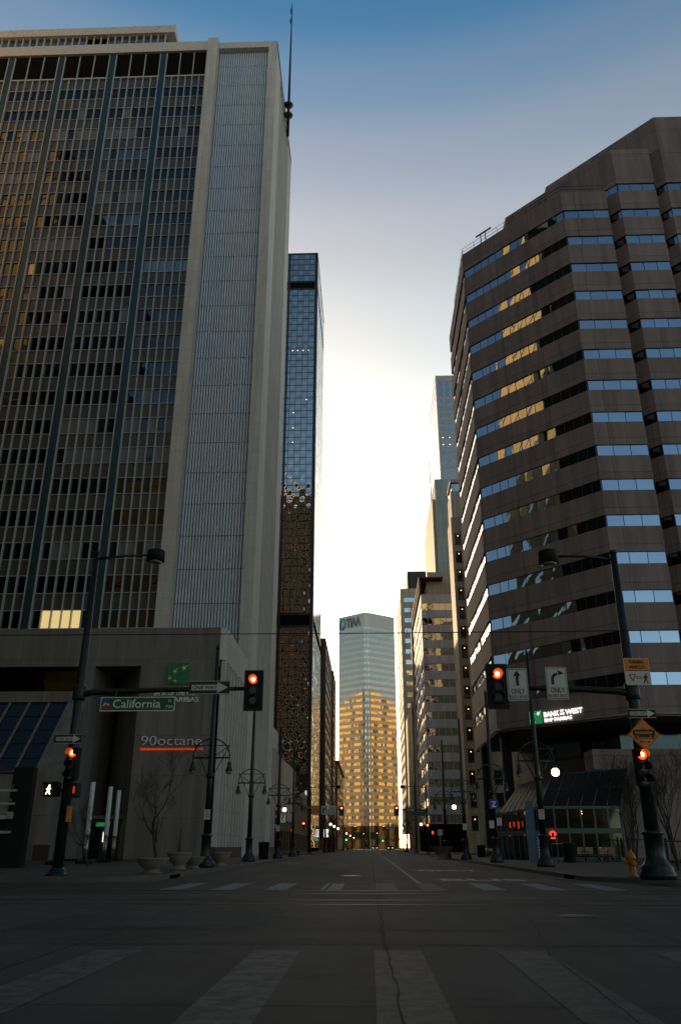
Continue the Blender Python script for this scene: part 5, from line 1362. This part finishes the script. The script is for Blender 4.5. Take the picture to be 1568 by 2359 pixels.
bin_(-8.9, 72.5, 'black litter bin beside the third left lamp post', .45, 1.35); bin_(13.2, 58, 'black litter bin between the rack and the chairs outside the atrium', .42, 1.25); bin_(11.2, 88, 'small black litter bin by the first column of the brown block', .42, 1.15)
def make_chair():
    r = thing('slatted_chair', 'x', 'chair', (0,0,0), 'slatted chairs outside the atrium')
    mb = MB()
    for k in range(5): mb.box(-.29, .29, -.24+.1*k, -.16+.1*k, .42, .445)
    mb.build('seat', 'wood_slat', r); mb = MB()
    for k in range(5): mb.box(-.29, .29, .26, .285, .50+.09*k, .57+.09*k)
    mb.build('backrest', 'wood_slat', r)
    for sx in (-1, 1):
        mb = MB(); mb.tube([(sx*.31, -.26, 0), (sx*.30, -.22, .44), (sx*.31, -.22, .66), (sx*.31, .24, .66)], .022, 6); mb.tube([(sx*.31, .32, 0), (sx*.30, .25, .44), (sx*.30, .30, .97)], .022, 6); mb.tube([(sx*.3, -.22, .41), (sx*.3, .26, .41)], .02, 5); mb.build('side_frame', 'black_paint', r)
    return r
ch = make_chair()
for i, (x, y, rz, lab) in enumerate(((14.55, 61.2, 200, 'leftmost slatted chair, turned away, outside the atrium'), (15.25, 60.6, 10, 'second slatted chair with upright backrest outside the atrium'), (15.75, 59.6, 185, 'third slatted chair facing the street outside the atrium'), (16.35, 59.4, -8, 'rightmost slatted chair with wide wooden back outside the atrium'))):
    o = ch if i == 0 else copy_tree(ch); o.location = (x, y, .156); o.rotation_euler = (0, 0, R_(rz)); o['label'] = lab
rk = thing('metal_rack', 'black metal frame rack with pale top and bottom rails left of the litter bin', 'rack', (12.3, 57.5, .156))
mb = MB()
for x in (11.95, 12.3, 12.65): mb.box(x-.03, x+.03, 57.4, 57.5, .156, 1.35)
mb.build('post', 'black_paint', rk); mb = MB().box(11.95, 12.65, 57.37, 57.42, 1.28, 1.33); mb.box(11.95, 12.65, 57.37, 57.42, .36, .40); mb.build('rail', 'wood_slat', rk)
pk = thing('blue_pylon', 'tall slate blue pylon with vertical parking lettering outside the atrium', 'sign pylon', (10.8, 58, .156))
MB().box(10.55, 11.05, 58, 58.3, .156, 3.98).build('panel', 'kiosk_blue', pk); MB().box(11.08, 11.35, 58.02, 58.2, .3, 2.05).build('letter_panel', 'sign_blue', pk)
text('lettering', 'PARKING', 11.30, 57.99, .5, .15, 'letter_grey', pk, width=1.25, mtx=Matrix.Rotation(R_(-90), 3, 'Y'), depth=.004)
def fence(x0, x1, y, h, n, lab):
    r = thing('iron_fence', lab, 'fence', (x0, y, .156)); mb = MB()
    mb.tube([(x0, y, .156+h*.95), (x1, y, .156+h*.95)], .03, 5); mb.tube([(x0, y, .156+h*.12), (x1, y, .156+h*.12)], .03, 5); mb.build('rail', 'black_paint', r)
    mb = MB()
    for i in range(n+1): x = x0+(x1-x0)*i/n; mb.tube([(x, y, .156+h*.12), (x, y, .156+h)], .018, 5)
    mb.build('picket', 'black_paint', r)
    for x in (x0, x1): MB().box(x-.06, x+.06, y-.06, y+.06, .156, .156+h*1.08).build('post', 'black_paint', r)
fence(16.3, 22, 48.3, 1.3, 26, 'black picket fence at the right edge of the plaza'); fence(18.3, 20.2, 62, 1.5, 1, 'black open railing right of the chairs')
fence(16.9, 18.0, 63.5, 1.5, 2, 'short dark railing beside the atrium corner')
# ---- small things down the street
def bollard(x, y, lab):
    tag(MB().lathe([(.10, 0), (.10, .85), (.06, .95), (.001, .97)], (x, y, .156), 10).build('bollard', 'sign_white'), lab, 'bollard')
bollard(9.2, 100, 'thin pale bollard on the far right pavement right of the stone planter')
ub = thing('bus_stop_sign', 'small pale square sign on a yellow post on the far right pavement', 'sign', (8.8, 122, .15)); MB().tube([(9.9, 122, .15), (9.9, 122, 3.2)], .06, 6).build('post', 'hydrant_paint', ub); MB().box(9.55, 10.25, 121.9, 121.95, 2.6, 3.4).build('plate', 'sign_white', ub)
bn = thing('bench', 'low pale bench on the left pavement between the third and fourth lamps', 'bench', (-9.6, 86, .156))
MB().box(-10.6, -8.9, 85.8, 86.3, .55, .63).build('seat', 'planter_stone', bn)
for x in (-10.4, -9.1): MB().box(x-.08, x+.08, 85.85, 86.25, .156, .55).build('leg', 'black_paint', bn)
def car(x, y, rz, lab, lit=False, col='car_paint'):
    r = thing('parked_car', lab, 'car', (0,0,0)); L, w_ = 2.25, .9
    prof = [(-L, .45), (-L, .95), (-L+.3, 1.02), (-1.2, 1.08), (-.75, 1.50), (.85, 1.52), (1.55, 1.05), (L-.1, .95), (L, .5), (L-.1, .3), (-L+.1, .3)]
    mb = MB(); mb.extr([(-w_, p[0], p[1]) for p in prof], (2*w_, 0, 0)); mb.build('body', col, r)
    for (a, b2, c, d, nm) in ((-1.22, 1.06, -.78, 1.46, 'rear_window'),): MB().extr([(-.72, a-.03, c+1.86), (.72, a-.03, c+1.86), (.66, -.80, 1.47), (-.66, -.80, 1.47)], (0, -.02, .01)).build(nm, 'shop_glass', r)
    for sx in (-1, 1):
        MB().box(sx*.86-.02, sx*.86+.06*sx, -1.0, .9, 1.12, 1.42).build('side_window', 'shop_glass', r)
        MB().box(sx*.62-.17, sx*.62+.17, -L-.03, -L, .74, .92).build('tail_light', 'letters_lit' if lit else 'sign_red', r)
        for yy in (-1.35, 1.4): 
            wv = MB().tube([(sx*.70, yy, .33), (sx*.93, yy, .33)], .33, 14).build('wheel', 'tyre', r); MB().tube([(sx*.93, yy, .33), (sx*.945, yy, .33)], .2, 10).build('rim', 'steel', wv)
    MB().box(-.26, .26, -L-.02, -L, .5, .62).build('licence_plate', 'sign_white', r)
    r.location = (x, y, 0.005); r.rotation_euler = (0, 0, R_(rz))
car(1.6, 283, 0, 'small dark car waiting in the road at the far end of the street', True)
car(-1.4, 330, 0, 'second small dark car left of it at the far end of the street')
car(6.1, 262, 0, 'dark car parked against the right kerb far down the street', True)
car(6.1, 300, 0, 'farther dark car parked along the right kerb beyond the first')
